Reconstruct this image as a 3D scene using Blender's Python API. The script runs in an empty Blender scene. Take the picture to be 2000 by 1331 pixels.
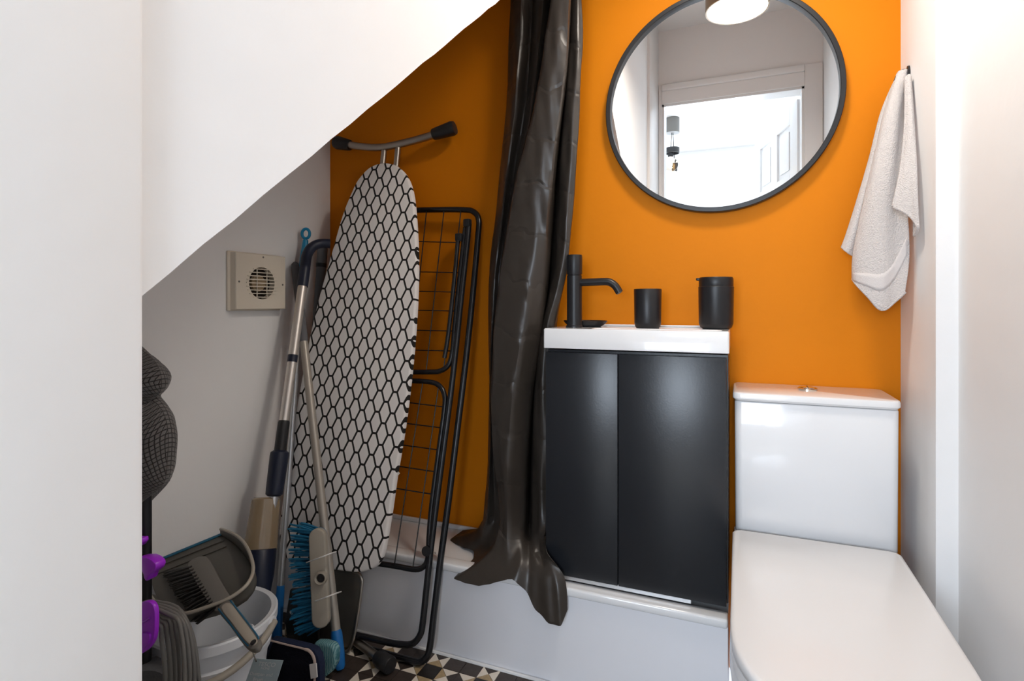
import bpy, bmesh, math, random
from mathutils import Vector, Matrix
random.seed(7)
PI = math.pi
SC = bpy.context.scene
COL = SC.collection

# ------------------------------------------------------------------ camera
EYE = Vector((0.0, 0.0, 0.95))
YAW = math.radians(22.3)
FPX, CX, HY = 1079.0, 1000.0, 594.0
cam_d = bpy.data.cameras.new('camera')
cam_d.sensor_width = 36.0
cam_d.lens = 36.0 * FPX / 2000.0
cam_d.shift_y = -(665.5 - HY) / 2000.0
cam_d.clip_start = 0.01
cam = bpy.data.objects.new('camera', cam_d)
COL.objects.link(cam)
cam.location = EYE
cam.rotation_euler = (PI / 2, 0, YAW)
SC.camera = cam

# ------------------------------------------------------------------ world, daylight, exposure
w = bpy.data.worlds.new('world'); SC.world = w; w.use_nodes = True
bg = w.node_tree.nodes['Background']
bg.inputs[0].default_value = (0.80, 0.88, 1.0, 1)
bg.inputs[1].default_value = 0.6

def area(name, loc, rot, sx, sy, power, color):
    l = bpy.data.lights.new(name, 'AREA'); l.shape = 'RECTANGLE'; l.size = sx; l.size_y = sy
    l.energy = power; l.color = color
    o = bpy.data.objects.new(name, l); COL.objects.link(o)
    o.location = loc; o.rotation_euler = rot
    return o
# daylight entering by the hall window (the window is built further down)
area('window_daylight', (-0.15, -2.46, 1.24), (PI / 2, 0, 0), 1.9, 1.05, 58, (0.76, 0.87, 1.0))
LAMP_STRENGTH = 41.0

vs = SC.view_settings
vs.view_transform = 'Standard'; vs.look = 'None'; vs.gamma = 1.0; vs.use_curve_mapping = False
vs.exposure = 1.06

# ------------------------------------------------------------------ calibrated points (a pixel at a chosen real depth)
_f = Vector((-math.sin(YAW), math.cos(YAW), 0)); _r = Vector((math.cos(YAW), math.sin(YAW), 0)); _u = Vector((0, 0, 1))
def ray(px, py): return _f + _r * ((px - CX) / FPX) + _u * ((HY - py) / FPX)
def P(px, py, y):
    d = ray(px, py); return EYE + d * (y / d.y)
def PX(px, py, x):
    d = ray(px, py); return EYE + d * (x / d.x)
def PZ(px, py, z):
    d = ray(px, py); return EYE + d * ((z - EYE.z) / d.z)
def PPL(px, py, o, n):
    d = ray(px, py); return EYE + d * ((o - EYE).dot(n) / d.dot(n))

# ------------------------------------------------------------------ materials
def mat(name, col, rough=0.5, metal=0.0, noise=0.0, nscale=8.0, bump=0.0, bscale=60.0, coat=0.0, spec=0.5, sheen=0.0, trans=0.0, ior=1.45, alpha=1.0, emit=None, estr=0.0):
    m = bpy.data.materials.new(name); m.use_nodes = True
    nt = m.node_tree; b = nt.nodes['Principled BSDF']
    b.inputs['Base Color'].default_value = (*col, 1); b.inputs['Roughness'].default_value = rough
    b.inputs['Metallic'].default_value = metal; b.inputs['Specular IOR Level'].default_value = spec
    b.inputs['Coat Weight'].default_value = coat; b.inputs['Sheen Weight'].default_value = sheen
    b.inputs['Transmission Weight'].default_value = trans; b.inputs['IOR'].default_value = ior
    b.inputs['Alpha'].default_value = alpha
    if emit:
        b.inputs['Emission Color'].default_value = (*emit, 1); b.inputs['Emission Strength'].default_value = estr
    tc = nt.nodes.new('ShaderNodeTexCoord')
    if noise > 0:
        n = nt.nodes.new('ShaderNodeTexNoise'); n.inputs['Scale'].default_value = nscale; n.inputs['Detail'].default_value = 4
        nt.links.new(tc.outputs['Object'], n.inputs['Vector'])
        mx = nt.nodes.new('ShaderNodeMix'); mx.data_type = 'RGBA'
        mx.inputs['A'].default_value = (*[c * (1 - noise) for c in col], 1)
        mx.inputs['B'].default_value = (*[min(1, c * (1 + noise)) for c in col], 1)
        nt.links.new(n.outputs['Fac'], mx.inputs['Factor']); nt.links.new(mx.outputs['Result'], b.inputs['Base Color'])
    if bump > 0:
        n2 = nt.nodes.new('ShaderNodeTexNoise'); n2.inputs['Scale'].default_value = bscale; n2.inputs['Detail'].default_value = 5
        nt.links.new(tc.outputs['Object'], n2.inputs['Vector'])
        bp = nt.nodes.new('ShaderNodeBump'); bp.inputs['Strength'].default_value = bump; bp.inputs['Distance'].default_value = 0.01
        nt.links.new(n2.outputs['Fac'], bp.inputs['Height']); nt.links.new(bp.outputs['Normal'], b.inputs['Normal'])
    return m

M = {}
M['orange'] = mat('orange_paint', (0.68, 0.205, 0.003), 0.55, noise=0.03, nscale=5, bump=0.08, bscale=35, spec=0.15)
M['white_wall'] = mat('white_wall_paint', (0.91, 0.905, 0.905), 0.6, noise=0.015, nscale=6, bump=0.16, bscale=14, spec=0.25)
M['gloss_white'] = mat('white_gloss_paint', (0.90, 0.90, 0.90), 0.35, bump=0.08, bscale=18)
M['ceiling'] = mat('ceiling_paint', (0.91, 0.905, 0.90), 0.8, bump=0.05, bscale=30, spec=0.2)
M['ceramic'] = mat('white_ceramic', (0.84, 0.84, 0.85), 0.10, coat=0.4)
M['seat_white'] = mat('white_seat_plastic', (0.84, 0.83, 0.83), 0.22)
M['tray'] = mat('tray_white', (0.86, 0.86, 0.90), 0.35, noise=0.02, nscale=9)
M['graphite'] = mat('graphite_satin', (0.016, 0.018, 0.022), 0.30, bump=0.02, bscale=200, spec=0.55)
M['blackmetal'] = mat('matt_black_metal', (0.012, 0.012, 0.014), 0.38, spec=0.5)
M['blackwire'] = mat('black_coated_steel', (0.010, 0.011, 0.014), 0.25, spec=0.6)
M['blackplastic'] = mat('black_plastic', (0.018, 0.018, 0.02), 0.45, bump=0.05, bscale=120)
M['darkgrey'] = mat('dark_grey_plastic', (0.16, 0.15, 0.135), 0.5, bump=0.04, bscale=150)
M['pandark'] = mat('olive_grey_pan_plastic', (0.085, 0.080, 0.069), 0.45, noise=0.06, nscale=20)
M['taupe'] = mat('taupe_plastic', (0.38, 0.345, 0.29), 0.45, noise=0.05, nscale=20)
M['greyrubber'] = mat('grey_rubber_cable', (0.16, 0.155, 0.147), 0.4)
M['foam'] = mat('grey_foam', (0.13, 0.13, 0.14), 0.8, bump=0.1, bscale=200)
M['pailgrey'] = mat('pale_grey_plastic', (0.78, 0.81, 0.86), 0.35, noise=0.04, nscale=6)
M['steel'] = mat('brushed_steel', (0.46, 0.43, 0.39), 0.34, 1.0, noise=0.08, nscale=30)
M['alu'] = mat('pale_aluminium', (0.66, 0.62, 0.58), 0.38, 0.85, noise=0.04, nscale=20)
M['alu_cool'] = mat('cool_aluminium', (0.62, 0.63, 0.65), 0.35, 0.85)
M['polegrey'] = mat('taupe_lacquered_pole', (0.40, 0.365, 0.32), 0.38, 0.35)
M['ironrest'] = mat('iron_rest_steel', (0.24, 0.225, 0.20), 0.36, 0.85, noise=0.15, nscale=5)
M['chrome'] = mat('chrome', (0.72, 0.66, 0.58), 0.14, 1.0)
M['navy'] = mat('navy_plastic', (0.009, 0.013, 0.032), 0.4)
M['blue'] = mat('blue_plastic', (0.012, 0.16, 0.48), 0.35)
M['tealblue'] = mat('teal_blue_plastic', (0.008, 0.24, 0.46), 0.35)
M['bluetrim'] = mat('blue_rubber_trim', (0.012, 0.12, 0.22), 0.4)
M['bristle_blue'] = mat('blue_bristle', (0.014, 0.15, 0.29), 0.5)
M['bristle_dark'] = mat('dark_bristle', (0.02, 0.019, 0.018), 0.55)
M['purple'] = mat('purple_plastic', (0.40, 0.03, 0.72), 0.3, bump=0.03, bscale=40)
M['bottle'] = mat('brown_clear_bottle', (0.27, 0.20, 0.125), 0.13, coat=0.5, noise=0.12, nscale=14)
M['cream'] = mat('cream_plastic', (0.78, 0.71, 0.60), 0.45)
M['cream_dirty'] = mat('cream_motor_plastic', (0.50, 0.38, 0.24), 0.5, noise=0.25, nscale=60)
M['darkhole'] = mat('dark_duct', (0.03, 0.022, 0.016), 0.8)
M['whiteplastic'] = mat('white_plastic', (0.82, 0.82, 0.82), 0.4)
M['paper'] = mat('white_paper', (0.80, 0.78, 0.76), 0.7)
M['padnavy'] = mat('navy_fleece', (0.009, 0.009, 0.016), 0.95, bump=0.9, bscale=220, spec=0.1)
M['padblue'] = mat('dark_blue_binding', (0.008, 0.016, 0.050), 0.8, bump=0.2, bscale=200)
M['padtrim'] = mat('beige_piping', (0.50, 0.40, 0.36), 0.8)
M['tagcard'] = mat('grey_blue_card', (0.46, 0.57, 0.62), 0.6, noise=0.06, nscale=40)
M['tagink'] = mat('white_ink', (0.78, 0.80, 0.82), 0.6)
M['bronze'] = mat('bronze_lamp_metal', (0.30, 0.22, 0.14), 0.4, 0.7)
M['lampdisc'] = mat('lamp_diffuser', (1, 1, 1), 0.5, emit=(1.0, 0.91, 0.80), estr=LAMP_STRENGTH)
M['filament'] = mat('glowing_filament', (1, 0.7, 0.3), 0.5, emit=(1.0, 0.62, 0.25), estr=30)
M['globe'] = mat('bulb_glass', (1.0, 0.90, 0.78), 0.03, trans=1.0, ior=1.08)
M['mirror'] = mat('mirror_silver', (0.93, 0.94, 0.94), 0.0, 1.0)
M['glass'] = mat('window_glass', (1, 1, 1), 0.0, trans=1.0, ior=1.0)
M['pine'] = mat('hall_floor_oak', (0.60, 0.52, 0.42), 0.4, noise=0.12, nscale=3)
M['grout'] = mat('floor_grout', (0.20, 0.18, 0.16), 0.9, noise=0.2, nscale=30)
M['tileblack'] = mat('black_clay_tile', (0.022, 0.018, 0.016), 0.35, noise=0.5, nscale=40, bump=0.05, bscale=80)
M['tiledark'] = mat('brown_black_clay_tile', (0.050, 0.037, 0.031), 0.4, noise=0.45, nscale=50, bump=0.06, bscale=80)
M['tilebeige'] = mat('beige_clay_tile', (0.78, 0.70, 0.60), 0.45, noise=0.06, nscale=40)
M['tiletan'] = mat('tan_speckled_tile', (0.40, 0.29, 0.16), 0.45, noise=0.35, nscale=120)

def nodes(m): return m.node_tree, m.node_tree.nodes['Principled BSDF']
class NM:
    """tiny math-node writer"""
    def __init__(s, nt): s.nt = nt
    def __call__(s, op, a, b=None, c=None):
        n = s.nt.nodes.new('ShaderNodeMath'); n.operation = op
        for i, v in enumerate((a, b, c)):
            if v is None: continue
            if isinstance(v, (int, float)): n.inputs[i].default_value = v
            else: s.nt.links.new(v, n.inputs[i])
        return n.outputs[0]

def hex_print(name):
    m = mat(name, (0.8, 0.77, 0.75), 0.85); nt, b = nodes(m); k = NM(nt)
    uv = nt.nodes.new('ShaderNodeUVMap'); sep = nt.nodes.new('ShaderNodeSeparateXYZ')
    nt.links.new(uv.outputs[0], sep.inputs[0]); x, y = sep.outputs[0], sep.outputs[1]
    c, row = 0.0262, 0.0600
    h = row / 2; bb = c * 0.25; ww = c - bb; wb = ww - bb
    nn = 1 / math.sqrt(1 / wb ** 2 + 1 / h ** 2)
    def cell(ox, oy):
        px = k('SUBTRACT', k('FLOORED_MODULO', k('ADD', x, 10 + ox), 2 * c), c)
        py = k('SUBTRACT', k('FLOORED_MODULO', k('ADD', y, 10 + oy), row), h)
        ax, ay = k('ABSOLUTE', px), k('ABSOLUTE', py)
        d1 = k('SUBTRACT', h, ay)
        g = k('ADD', k('DIVIDE', k('SUBTRACT', ax, bb), wb), k('DIVIDE', ay, h))
        d2 = k('MULTIPLY', k('SUBTRACT', 1.0, g), nn)
        return k('MINIMUM', d1, d2)
    d = k('MAXIMUM', cell(0, 0), cell(c, h))
    line = k('LESS_THAN', d, 0.0030)
    mx = nt.nodes.new('ShaderNodeMix'); mx.data_type = 'RGBA'
    mx.inputs['A'].default_value = (0.90, 0.87, 0.86, 1); mx.inputs['B'].default_value = (0.014, 0.012, 0.012, 1)
    nt.links.new(line, mx.inputs['Factor']); nt.links.new(mx.outputs['Result'], b.inputs['Base Color'])
    return m
M['hexprint'] = hex_print('hexagon_print_cotton')

def waffle(name):
    m = mat(name, (0.06, 0.056, 0.055), 0.9, sheen=0.3); nt, b = nodes(m)
    uv = nt.nodes.new('ShaderNodeUVMap')
    br = nt.nodes.new('ShaderNodeTexBrick'); br.offset = 0.0
    br.inputs['Color1'].default_value = (0.16, 0.15, 0.148, 1); br.inputs['Color2'].default_value = (0.13, 0.122, 0.12, 1)
    br.inputs['Mortar'].default_value = (0.016, 0.014, 0.014, 1)
    br.inputs['Scale'].default_value = 1.0; br.inputs['Brick Width'].default_value = 0.0095; br.inputs['Row Height'].default_value = 0.0095
    br.inputs['Mortar Size'].default_value = 0.0016; br.inputs['Mortar Smooth'].default_value = 0.6
    nt.links.new(uv.outputs[0], br.inputs['Vector']); nt.links.new(br.outputs['Color'], b.inputs['Base Color'])
    bp = nt.nodes.new('ShaderNodeBump'); bp.inputs['Strength'].default_value = 0.8; bp.inputs['Distance'].default_value = 0.004; bp.invert = True
    nt.links.new(br.outputs['Fac'], bp.inputs['Height']); nt.links.new(bp.outputs['Normal'], b.inputs['Normal'])
    return m
M['waffle'] = waffle('dark_grey_waffle_cloth')

def terry(name):
    m = mat(name, (0.72, 0.67, 0.65), 0.95, sheen=0.4); nt, b = nodes(m)
    tc = nt.nodes.new('ShaderNodeTexCoord')
    n = nt.nodes.new('ShaderNodeTexNoise'); n.inputs['Scale'].default_value = 420; n.inputs['Detail'].default_value = 3
    nt.links.new(tc.outputs['Object'], n.inputs['Vector'])
    n3 = nt.nodes.new('ShaderNodeTexNoise'); n3.inputs['Scale'].default_value = 90; n3.inputs['Detail'].default_value = 3
    nt.links.new(tc.outputs['Object'], n3.inputs['Vector'])
    k = NM(nt)
    bp = nt.nodes.new('ShaderNodeBump'); bp.inputs['Strength'].default_value = 0.75; bp.inputs['Distance'].default_value = 0.006
    nt.links.new(k('ADD', n.outputs['Fac'], k('MULTIPLY', n3.outputs['Fac'], 0.6)), bp.inputs['Height'])
    nt.links.new(bp.outputs['Normal'], b.inputs['Normal'])
    return m
M['terry'] = terry('pale_terry_cotton')
M['terryband'] = mat('towel_woven_band', (0.70, 0.655, 0.64), 0.9, bump=0.3, bscale=600)

def satin(name):
    m = mat(name, (0.040, 0.032, 0.026), 0.36, spec=0.6); nt, b = nodes(m)
    tc = nt.nodes.new('ShaderNodeTexCoord'); k = NM(nt)
    n = nt.nodes.new('ShaderNodeTexNoise'); n.inputs['Scale'].default_value = 14; n.inputs['Detail'].default_value = 2
    nt.links.new(tc.outputs['Object'], n.inputs['Vector'])
    sep = nt.nodes.new('ShaderNodeSeparateXYZ'); nt.links.new(tc.outputs['Object'], sep.inputs[0])
    # packing creases: sharp horizontal ridges, wandering a little
    zz = k('ADD', k('ADD', sep.outputs[2], k('MULTIPLY', sep.outputs[0], 0.25)), k('MULTIPLY', n.outputs['Fac'], 0.10))
    ph = k('ABSOLUTE', k('SUBTRACT', k('FLOORED_MODULO', zz, 0.135), 0.0675))
    crease = k('MINIMUM', k('MULTIPLY', ph, 90.0), 1.0)
    hsum = k('ADD', k('MULTIPLY', n.outputs['Fac'], 0.5), k('MULTIPLY', crease, 0.2))
    bp = nt.nodes.new('ShaderNodeBump'); bp.inputs['Strength'].default_value = 0.45; bp.inputs['Distance'].default_value = 0.012
    nt.links.new(hsum, bp.inputs['Height']); nt.links.new(bp.outputs['Normal'], b.inputs['Normal'])
    return m
M['curtain'] = satin('black_brown_satin_curtain')

def tealpack(name):
    m = mat(name, (0.10, 0.30, 0.34), 0.25); nt, b = nodes(m)
    tc = nt.nodes.new('ShaderNodeTexCoord')
    wv = nt.nodes.new('ShaderNodeTexWave'); wv.inputs['Scale'].default_value = 60; wv.inputs['Distortion'].default_value = 6
    nt.links.new(tc.outputs['Object'], wv.inputs['Vector'])
    mx = nt.nodes.new('ShaderNodeMix'); mx.data_type = 'RGBA'
    mx.inputs['A'].default_value = (0.06, 0.20, 0.24, 1); mx.inputs['B'].default_value = (0.26, 0.46, 0.48, 1)
    nt.links.new(wv.outputs['Fac'], mx.inputs['Factor']); nt.links.new(mx.outputs['Result'], b.inputs['Base Color'])
    return m
M['tealpack'] = tealpack('teal_patterned_film')

# ------------------------------------------------------------------ builders
def root_loc(p):
    l = Vector((0, 0, 0))
    while p is not None:
        l += p.location; p = p.parent
    return l
def make(name, bm, material, parent=None, smooth=False, label=None, origin=None):
    """link a bmesh written in world coordinates as one object"""
    if parent is not None: o0 = root_loc(parent)
    elif origin is not None: o0 = Vector(origin)
    else:
        xs = [v.co for v in bm.verts]
        o0 = Vector(((min(v.x for v in xs) + max(v.x for v in xs)) / 2, (min(v.y for v in xs) + max(v.y for v in xs)) / 2, min(v.z for v in xs)))
    bmesh.ops.translate(bm, verts=bm.verts, vec=-o0)
    me = bpy.data.meshes.new(name); bm.to_mesh(me); bm.free()
    if smooth:
        me.polygons.foreach_set('use_smooth', [True] * len(me.polygons))
        if smooth != 'all': me.set_sharp_from_angle(angle=math.radians(38))
    me.materials.append(material if not isinstance(material, str) else M[material])
    o = bpy.data.objects.new(name, me); COL.objects.link(o)
    if parent is not None: o.parent = parent
    else: o.location = o0
    if label: o['label'] = label
    return o
def thing(name, label, cat, loc, group=None):
    o = bpy.data.objects.new(name, None); COL.objects.link(o); o.location = loc; o.empty_display_size = 0.05
    o['label'] = label; o['category'] = cat
    if group: o['group'] = group
    return o
def tag(o, label, cat, group=None):
    o['label'] = label; o['category'] = cat
    if group: o['group'] = group
    return o
def struct(o, label=None, cat=None):
    o['kind'] = 'structure'
    if label: o['label'] = label
    if cat: o['category'] = cat
    return o

def bm_box(x0, x1, y0, y1, z0, z1, bevel=0.0, seg=2):
    bm = bmesh.new(); bmesh.ops.create_cube(bm, size=1)
    for v in bm.verts:
        v.co = Vector((x0 + (v.co.x + .5) * (x1 - x0), y0 + (v.co.y + .5) * (y1 - y0), z0 + (v.co.z + .5) * (z1 - z0)))
    if bevel > 0: bmesh.ops.bevel(bm, geom=list(bm.edges), offset=bevel, segments=seg, profile=0.5, affect='EDGES')
    return bm
def bm_prism(pts, vec, bevel=0.0, seg=2):
    """polygon (list of Vector) swept along vec"""
    bm = bmesh.new(); vs = [bm.verts.new(p) for p in pts]; f = bm.faces.new(vs)
    r = bmesh.ops.extrude_face_region(bm, geom=[f])
    bmesh.ops.translate(bm, verts=[g for g in r['geom'] if isinstance(g, bmesh.types.BMVert)], vec=vec)
    bmesh.ops.recalc_face_normals(bm, faces=bm.faces)
    if bevel > 0:
        es = [e for e in bm.edges if len(e.link_faces) == 2 and e.calc_face_angle() > 0.7]
        bmesh.ops.bevel(bm, geom=es, offset=bevel, segments=seg, profile=0.5, affect='EDGES')
    return bm
def catmull(pts, n=6, closed=False):
    pts = [Vector(p) for p in pts]; out = []; N = len(pts)
    for i in range(N if closed else N - 1):
        if closed: p0, p1, p2, p3 = pts[i - 1], pts[i], pts[(i + 1) % N], pts[(i + 2) % N]
        else: p0, p1, p2, p3 = pts[max(i - 1, 0)], pts[i], pts[i + 1], pts[min(i + 2, N - 1)]
        for j in range(n):
            t = j / n
            out.append(0.5 * ((2 * p1) + (p2 - p0) * t + (2 * p0 - 5 * p1 + 4 * p2 - p3) * t * t + (3 * p1 - p0 - 3 * p2 + p3) * t ** 3))
    if not closed: out.append(pts[-1])
    return out
def bm_tube(pts, r, seg=12, closed=False, cap=True, bm=None, flat=None):
    """tube along pts; r scalar or list; flat = (direction, factor) squashes the section"""
    own = bm is None
    if own: bm = bmesh.new()
    pts = [Vector(p) for p in pts]; n = len(pts)
    rs = r if isinstance(r, (list, tuple)) else [r] * n
    T = []
    for i in range(n):
        a = pts[i - 1] if (i > 0 or closed) else pts[i]
        b = pts[(i + 1) % n] if (i < n - 1 or closed) else pts[i]
        T.append((b - a).normalized())
    up = Vector((0, 0, 1)) if abs(T[0].z) < 0.9 else Vector((1, 0, 0))
    nrm = T[0].cross(up).normalized(); rings = []
    for i in range(n):
        if i: 
            ax = T[i - 1].cross(T[i])
            if ax.length > 1e-7:
                nrm = Matrix.Rotation(T[i - 1].angle(T[i]), 3, ax.normalized()) @ nrm
        nrm = (nrm - T[i] * nrm.dot(T[i])).normalized()
        bi = T[i].cross(nrm)
        ring = []
        for k in range(seg):
            a = 2 * PI * k / seg
            off = (nrm * math.cos(a) + bi * math.sin(a)) * rs[i]
            if flat: off -= flat[0] * off.dot(flat[0]) * (1 - flat[1])
            ring.append(bm.verts.new(pts[i] + off))
        rings.append(ring)
    for i in range(n if closed else n - 1):
        A, B = rings[i], rings[(i + 1) % n]
        for k in range(seg): bm.faces.new((A[k], A[(k + 1) % seg], B[(k + 1) % seg], B[k]))
    if cap and not closed:
        bm.faces.new(list(reversed(rings[0]))); bm.faces.new(rings[-1])
    if own: bmesh.ops.recalc_face_normals(bm, faces=bm.faces)
    return bm
def bm_lathe(profile, centre, seg=32, axis=None, sx=1.0, sy=1.0):
    """profile [(r, h)] turned about an axis through centre"""
    bm = bmesh.new(); rings = []
    q = Vector((0, 0, 1)).rotation_difference(Vector(axis)) if axis is not None else None
    c = Vector(centre)
    def pt(r, a, h):
        v = Vector((r * math.cos(a) * sx, r * math.sin(a) * sy, h))
        if q: v = q @ v
        return c + v
    for r, h in profile:
        if r < 1e-6: rings.append([bm.verts.new(pt(0, 0, h))])
        else: rings.append([bm.verts.new(pt(r, 2 * PI * k / seg, h)) for k in range(seg)])
    for A, B in zip(rings, rings[1:]):
        for k in range(seg):
            k2 = (k + 1) % seg
            if len(A) == 1 and len(B) == 1: continue
            if len(A) == 1: bm.faces.new((A[0], B[k2], B[k]))
            elif len(B) == 1: bm.faces.new((A[k], A[k2], B[0]))
            else: bm.faces.new((A[k], A[k2], B[k2], B[k]))
    bmesh.ops.recalc_face_normals(bm, faces=bm.faces)
    return bm
def bm_sheet(rows, thick=0.0, uv=False):
    """grid of Vector rows -> sheet (optionally with thickness)"""
    bm = bmesh.new(); g = [[bm.verts.new(p) for p in r] for r in rows]
    nr, nc = len(rows), len(rows[0])
    for i in range(nr - 1):
        for j in range(nc - 1):
            try: bm.faces.new((g[i][j], g[i][j + 1], g[i + 1][j + 1], g[i + 1][j]))
            except ValueError: pass
    bmesh.ops.recalc_face_normals(bm, faces=bm.faces)
    if uv:
        lay = bm.loops.layers.uv.new('UVMap'); co = {}
        for i in range(nr):
            s = 0.0
            for j in range(nc):
                if j: s += (rows[i][j] - rows[i][j - 1]).length
                t = sum((rows[a][j] - rows[a - 1][j]).length for a in range(1, i + 1))
                co[g[i][j]] = (s, t)
        for f in bm.faces:
            for l in f.loops: l[lay].uv = co[l.vert]
    if thick:
        bm.normal_update()
        h = [[bm.verts.new(g[i][j].co - g[i][j].normal * thick * .5) for j in range(nc)] for i in range(nr)]
        for r_ in g:
            for v in r_: v.co = v.co + v.normal * thick * .5
        for i in range(nr - 1):
            for j in range(nc - 1): bm.faces.new((h[i][j], h[i + 1][j], h[i + 1][j + 1], h[i][j + 1]))
        ring = [(0, j) for j in range(nc)] + [(i, nc - 1) for i in range(1, nr)] + [(nr - 1, j) for j in range(nc - 2, -1, -1)] + [(i, 0) for i in range(nr - 2, 0, -1)]
        for a, b in zip(ring, ring[1:] + ring[:1]):
            bm.faces.new((g[a[0]][a[1]], g[b[0]][b[1]], h[b[0]][b[1]], h[a[0]][a[1]]))
        bmesh.ops.recalc_face_normals(bm, faces=bm.faces)
    return bm
def grid_smooth(cols, nu=4, nv=5):
    """cols: list of columns of Vectors (same length) -> dense rows"""
    dc = [catmull(c, nv) for c in cols]
    rows = []
    for i in range(len(dc[0])): rows.append(catmull([c[i] for c in dc], nu))
    return rows
def bm_join(*bms):
    out = bmesh.new()
    for b in bms:
        me = bpy.data.meshes.new('tmp'); b.to_mesh(me); b.free(); out.from_mesh(me); bpy.data.meshes.remove(me)
    return out
def lerp(a, b, t): return a + (b - a) * t

# ================================================================== THE SETTING
D, XL, XR, ZC = 1.55, -1.3245, 0.353, 2.45
XN = .3886                       # nearer part of the right wall, set back behind the boxing by the corner
XS = -0.42                       # plane of the white panel that closes the side of the stairs
def edge_z(y): return 0.9515 + 0.84 * (y - 0.276)
YF = -0.05                       # room side of the door wall

struct(make('wall_back', bm_box(XL - .1, XR + .1, D, D + .1, 0, ZC), 'orange'), 'burnt orange painted back wall', 'wall')
struct(make('wall_left', bm_box(XL - .1, XL, YF, D, 0, ZC), 'white_wall'), 'off-white plastered wall under the stairs with the fan on it', 'wall')
struct(make('wall_right', bm_box(XN, XN + .1, YF, D, 0, ZC), 'white_wall'), 'white plastered wall beside the toilet', 'wall')
struct(make('trim_1', bm_box(XR, XN, 1.300, D, 0, ZC), 'white_wall'), 'white plastered boxing in the corner beside the toilet', 'trim')
# stair side: a wall post from the floor, the sloping panel above, the soffit behind it
struct(make('wall_post', bm_box(-.505, XS + .012, YF, .276, 0, ZC, .004, 2), 'gloss_white', smooth=True), 'bright white plastered wall end beside the doorway', 'wall')
pts = []
n = 40
for i in range(n + 1):
    y = .27 + (D - .27) * i / n
    pts.append(Vector((XS, y, edge_z(y) + random.uniform(-.0012, .0012))))
pts += [Vector((XS, D, ZC)), Vector((XS, .27, ZC))]
struct(make('wall_stair_side', bm_prism(pts, Vector((-.03, 0, 0))), 'white_wall'), 'white panel with a sloping lower edge closing the side of the stairs', 'wall')
sof = [Vector((XS - .03, YF, edge_z(YF) + .004)), Vector((XS - .03, D, edge_z(D) + .004)), Vector((XS - .03, D, edge_z(D) + .06)), Vector((XS - .03, YF, edge_z(YF) + .06))]
struct(make('ceiling_stair_soffit', bm_prism(sof, Vector((XL - XS + .03, 0, 0))), 'ceiling'), 'sloping soffit under the stairs', 'ceiling')
struct(make('ceiling', bm_box(XS - .05, XR + .1, YF - .1, D + .1, ZC, ZC + .06), 'ceiling'), 'white ceiling of the small toilet room', 'ceiling')

# door wall behind the camera with its opening and architrave (seen in the mirror)
ox0, ox1, oz = -.39, .306, 2.045
wf = bm_join(bm_box(XL - .1, ox0, YF - .1, YF, 0, ZC), bm_box(ox1, 2.0, YF - .1, YF, 0, ZC), bm_box(ox0, ox1, YF - .1, YF, oz, ZC), bm_box(-2.45, XL - .1, YF - .1, YF, 0, ZC))
struct(make('wall_front', wf, 'white_wall'), 'white wall around the doorway', 'wall')
fr = thing('door_frame', 'white moulded architrave around the doorway seen in the round mirror', 'door frame', (0, YF, 0))
fr['kind'] = 'structure'
def moulding(name, x0, x1, z0, z1, t=.018):
    b1 = bm_box(x0, x1, YF, YF + t * .6, z0, z1, .002)
    return make(name, b1, 'gloss_white', fr)
moulding('side_moulding', ox1, XN - .002, 0, oz + .105)
moulding('side_moulding', XS + .013, ox0, 0, oz + .105)
make('head_moulding', bm_box(ox0, ox1, YF, YF + .012, oz, oz + .07, .002), 'gloss_white', fr)
make('head_moulding', bm_box(ox0, ox1, YF, YF + .022, oz + .07, oz + .105, .006, 3), 'gloss_white', fr, True)
make('lining', bm_box(ox0, ox0 + .012, YF - .1, YF, 0, oz, .001), 'gloss_white', fr)
make('lining', bm_box(ox0, ox1, YF - .1, YF, oz - .012, oz, .001), 'gloss_white', fr)
make('lining', bm_box(ox1 - .012, ox1, YF - .1, YF, 0, oz, .001), 'gloss_white', fr)

# hall beyond the doorway (reflected in the mirror)
HX0, HX1, HY0, HZ = -2.35, 1.75, -2.43, 2.40
struct(make('floor_hall', bm_box(HX0, HX1, HY0, YF - .1, -.05, -.001), 'pine'), 'pale oak floor of the hall', 'floor')
struct(make('ceiling_hall', bm_box(HX0, HX1, HY0, YF - .1, HZ, HZ + .06), 'ceiling'), 'white ceiling of the hall', 'ceiling')
struct(make('wall_hall_left', bm_box(HX0 - .1, HX0, HY0, YF - .1, 0, HZ), 'white_wall'), 'white left wall of the hall', 'wall')
struct(make('wall_hall_right', bm_box(HX1, HX1 + .1, HY0, YF - .1, 0, HZ), 'white_wall'), 'white right wall of the hall', 'wall')
wx0, wx1, wz0, wz1 = -1.10, .80, .72, 1.77
wh = bm_join(bm_box(HX0 - .1, wx0, HY0 - .1, HY0, 0, HZ), bm_box(wx1, HX1 + .1, HY0 - .1, HY0, 0, HZ), bm_box(wx0, wx1, HY0 - .1, HY0, wz1, HZ), bm_box(wx0, wx1, HY0 - .1, HY0, 0, wz0))
struct(make('wall_hall_back', wh, 'white_wall'), 'white far wall of the hall', 'wall')
win = thing('window_1', 'white framed hall window letting in the daylight', 'window', ((wx0 + wx1) / 2, HY0, wz0)); win['kind'] = 'structure'
for (a, b, c, d) in ((wx0, wx1, wz0, wz0 + .05), (wx0, wx1, wz1 - .05, wz1), (wx0, wx0 + .05, wz0, wz1), (wx1 - .05, wx1, wz0, wz1), (-.175, -.125, wz0, wz1)):
    make('window_frame', bm_box(a, b, HY0 - .02, HY0 + .02, c, d, .003), 'gloss_white', win)

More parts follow.
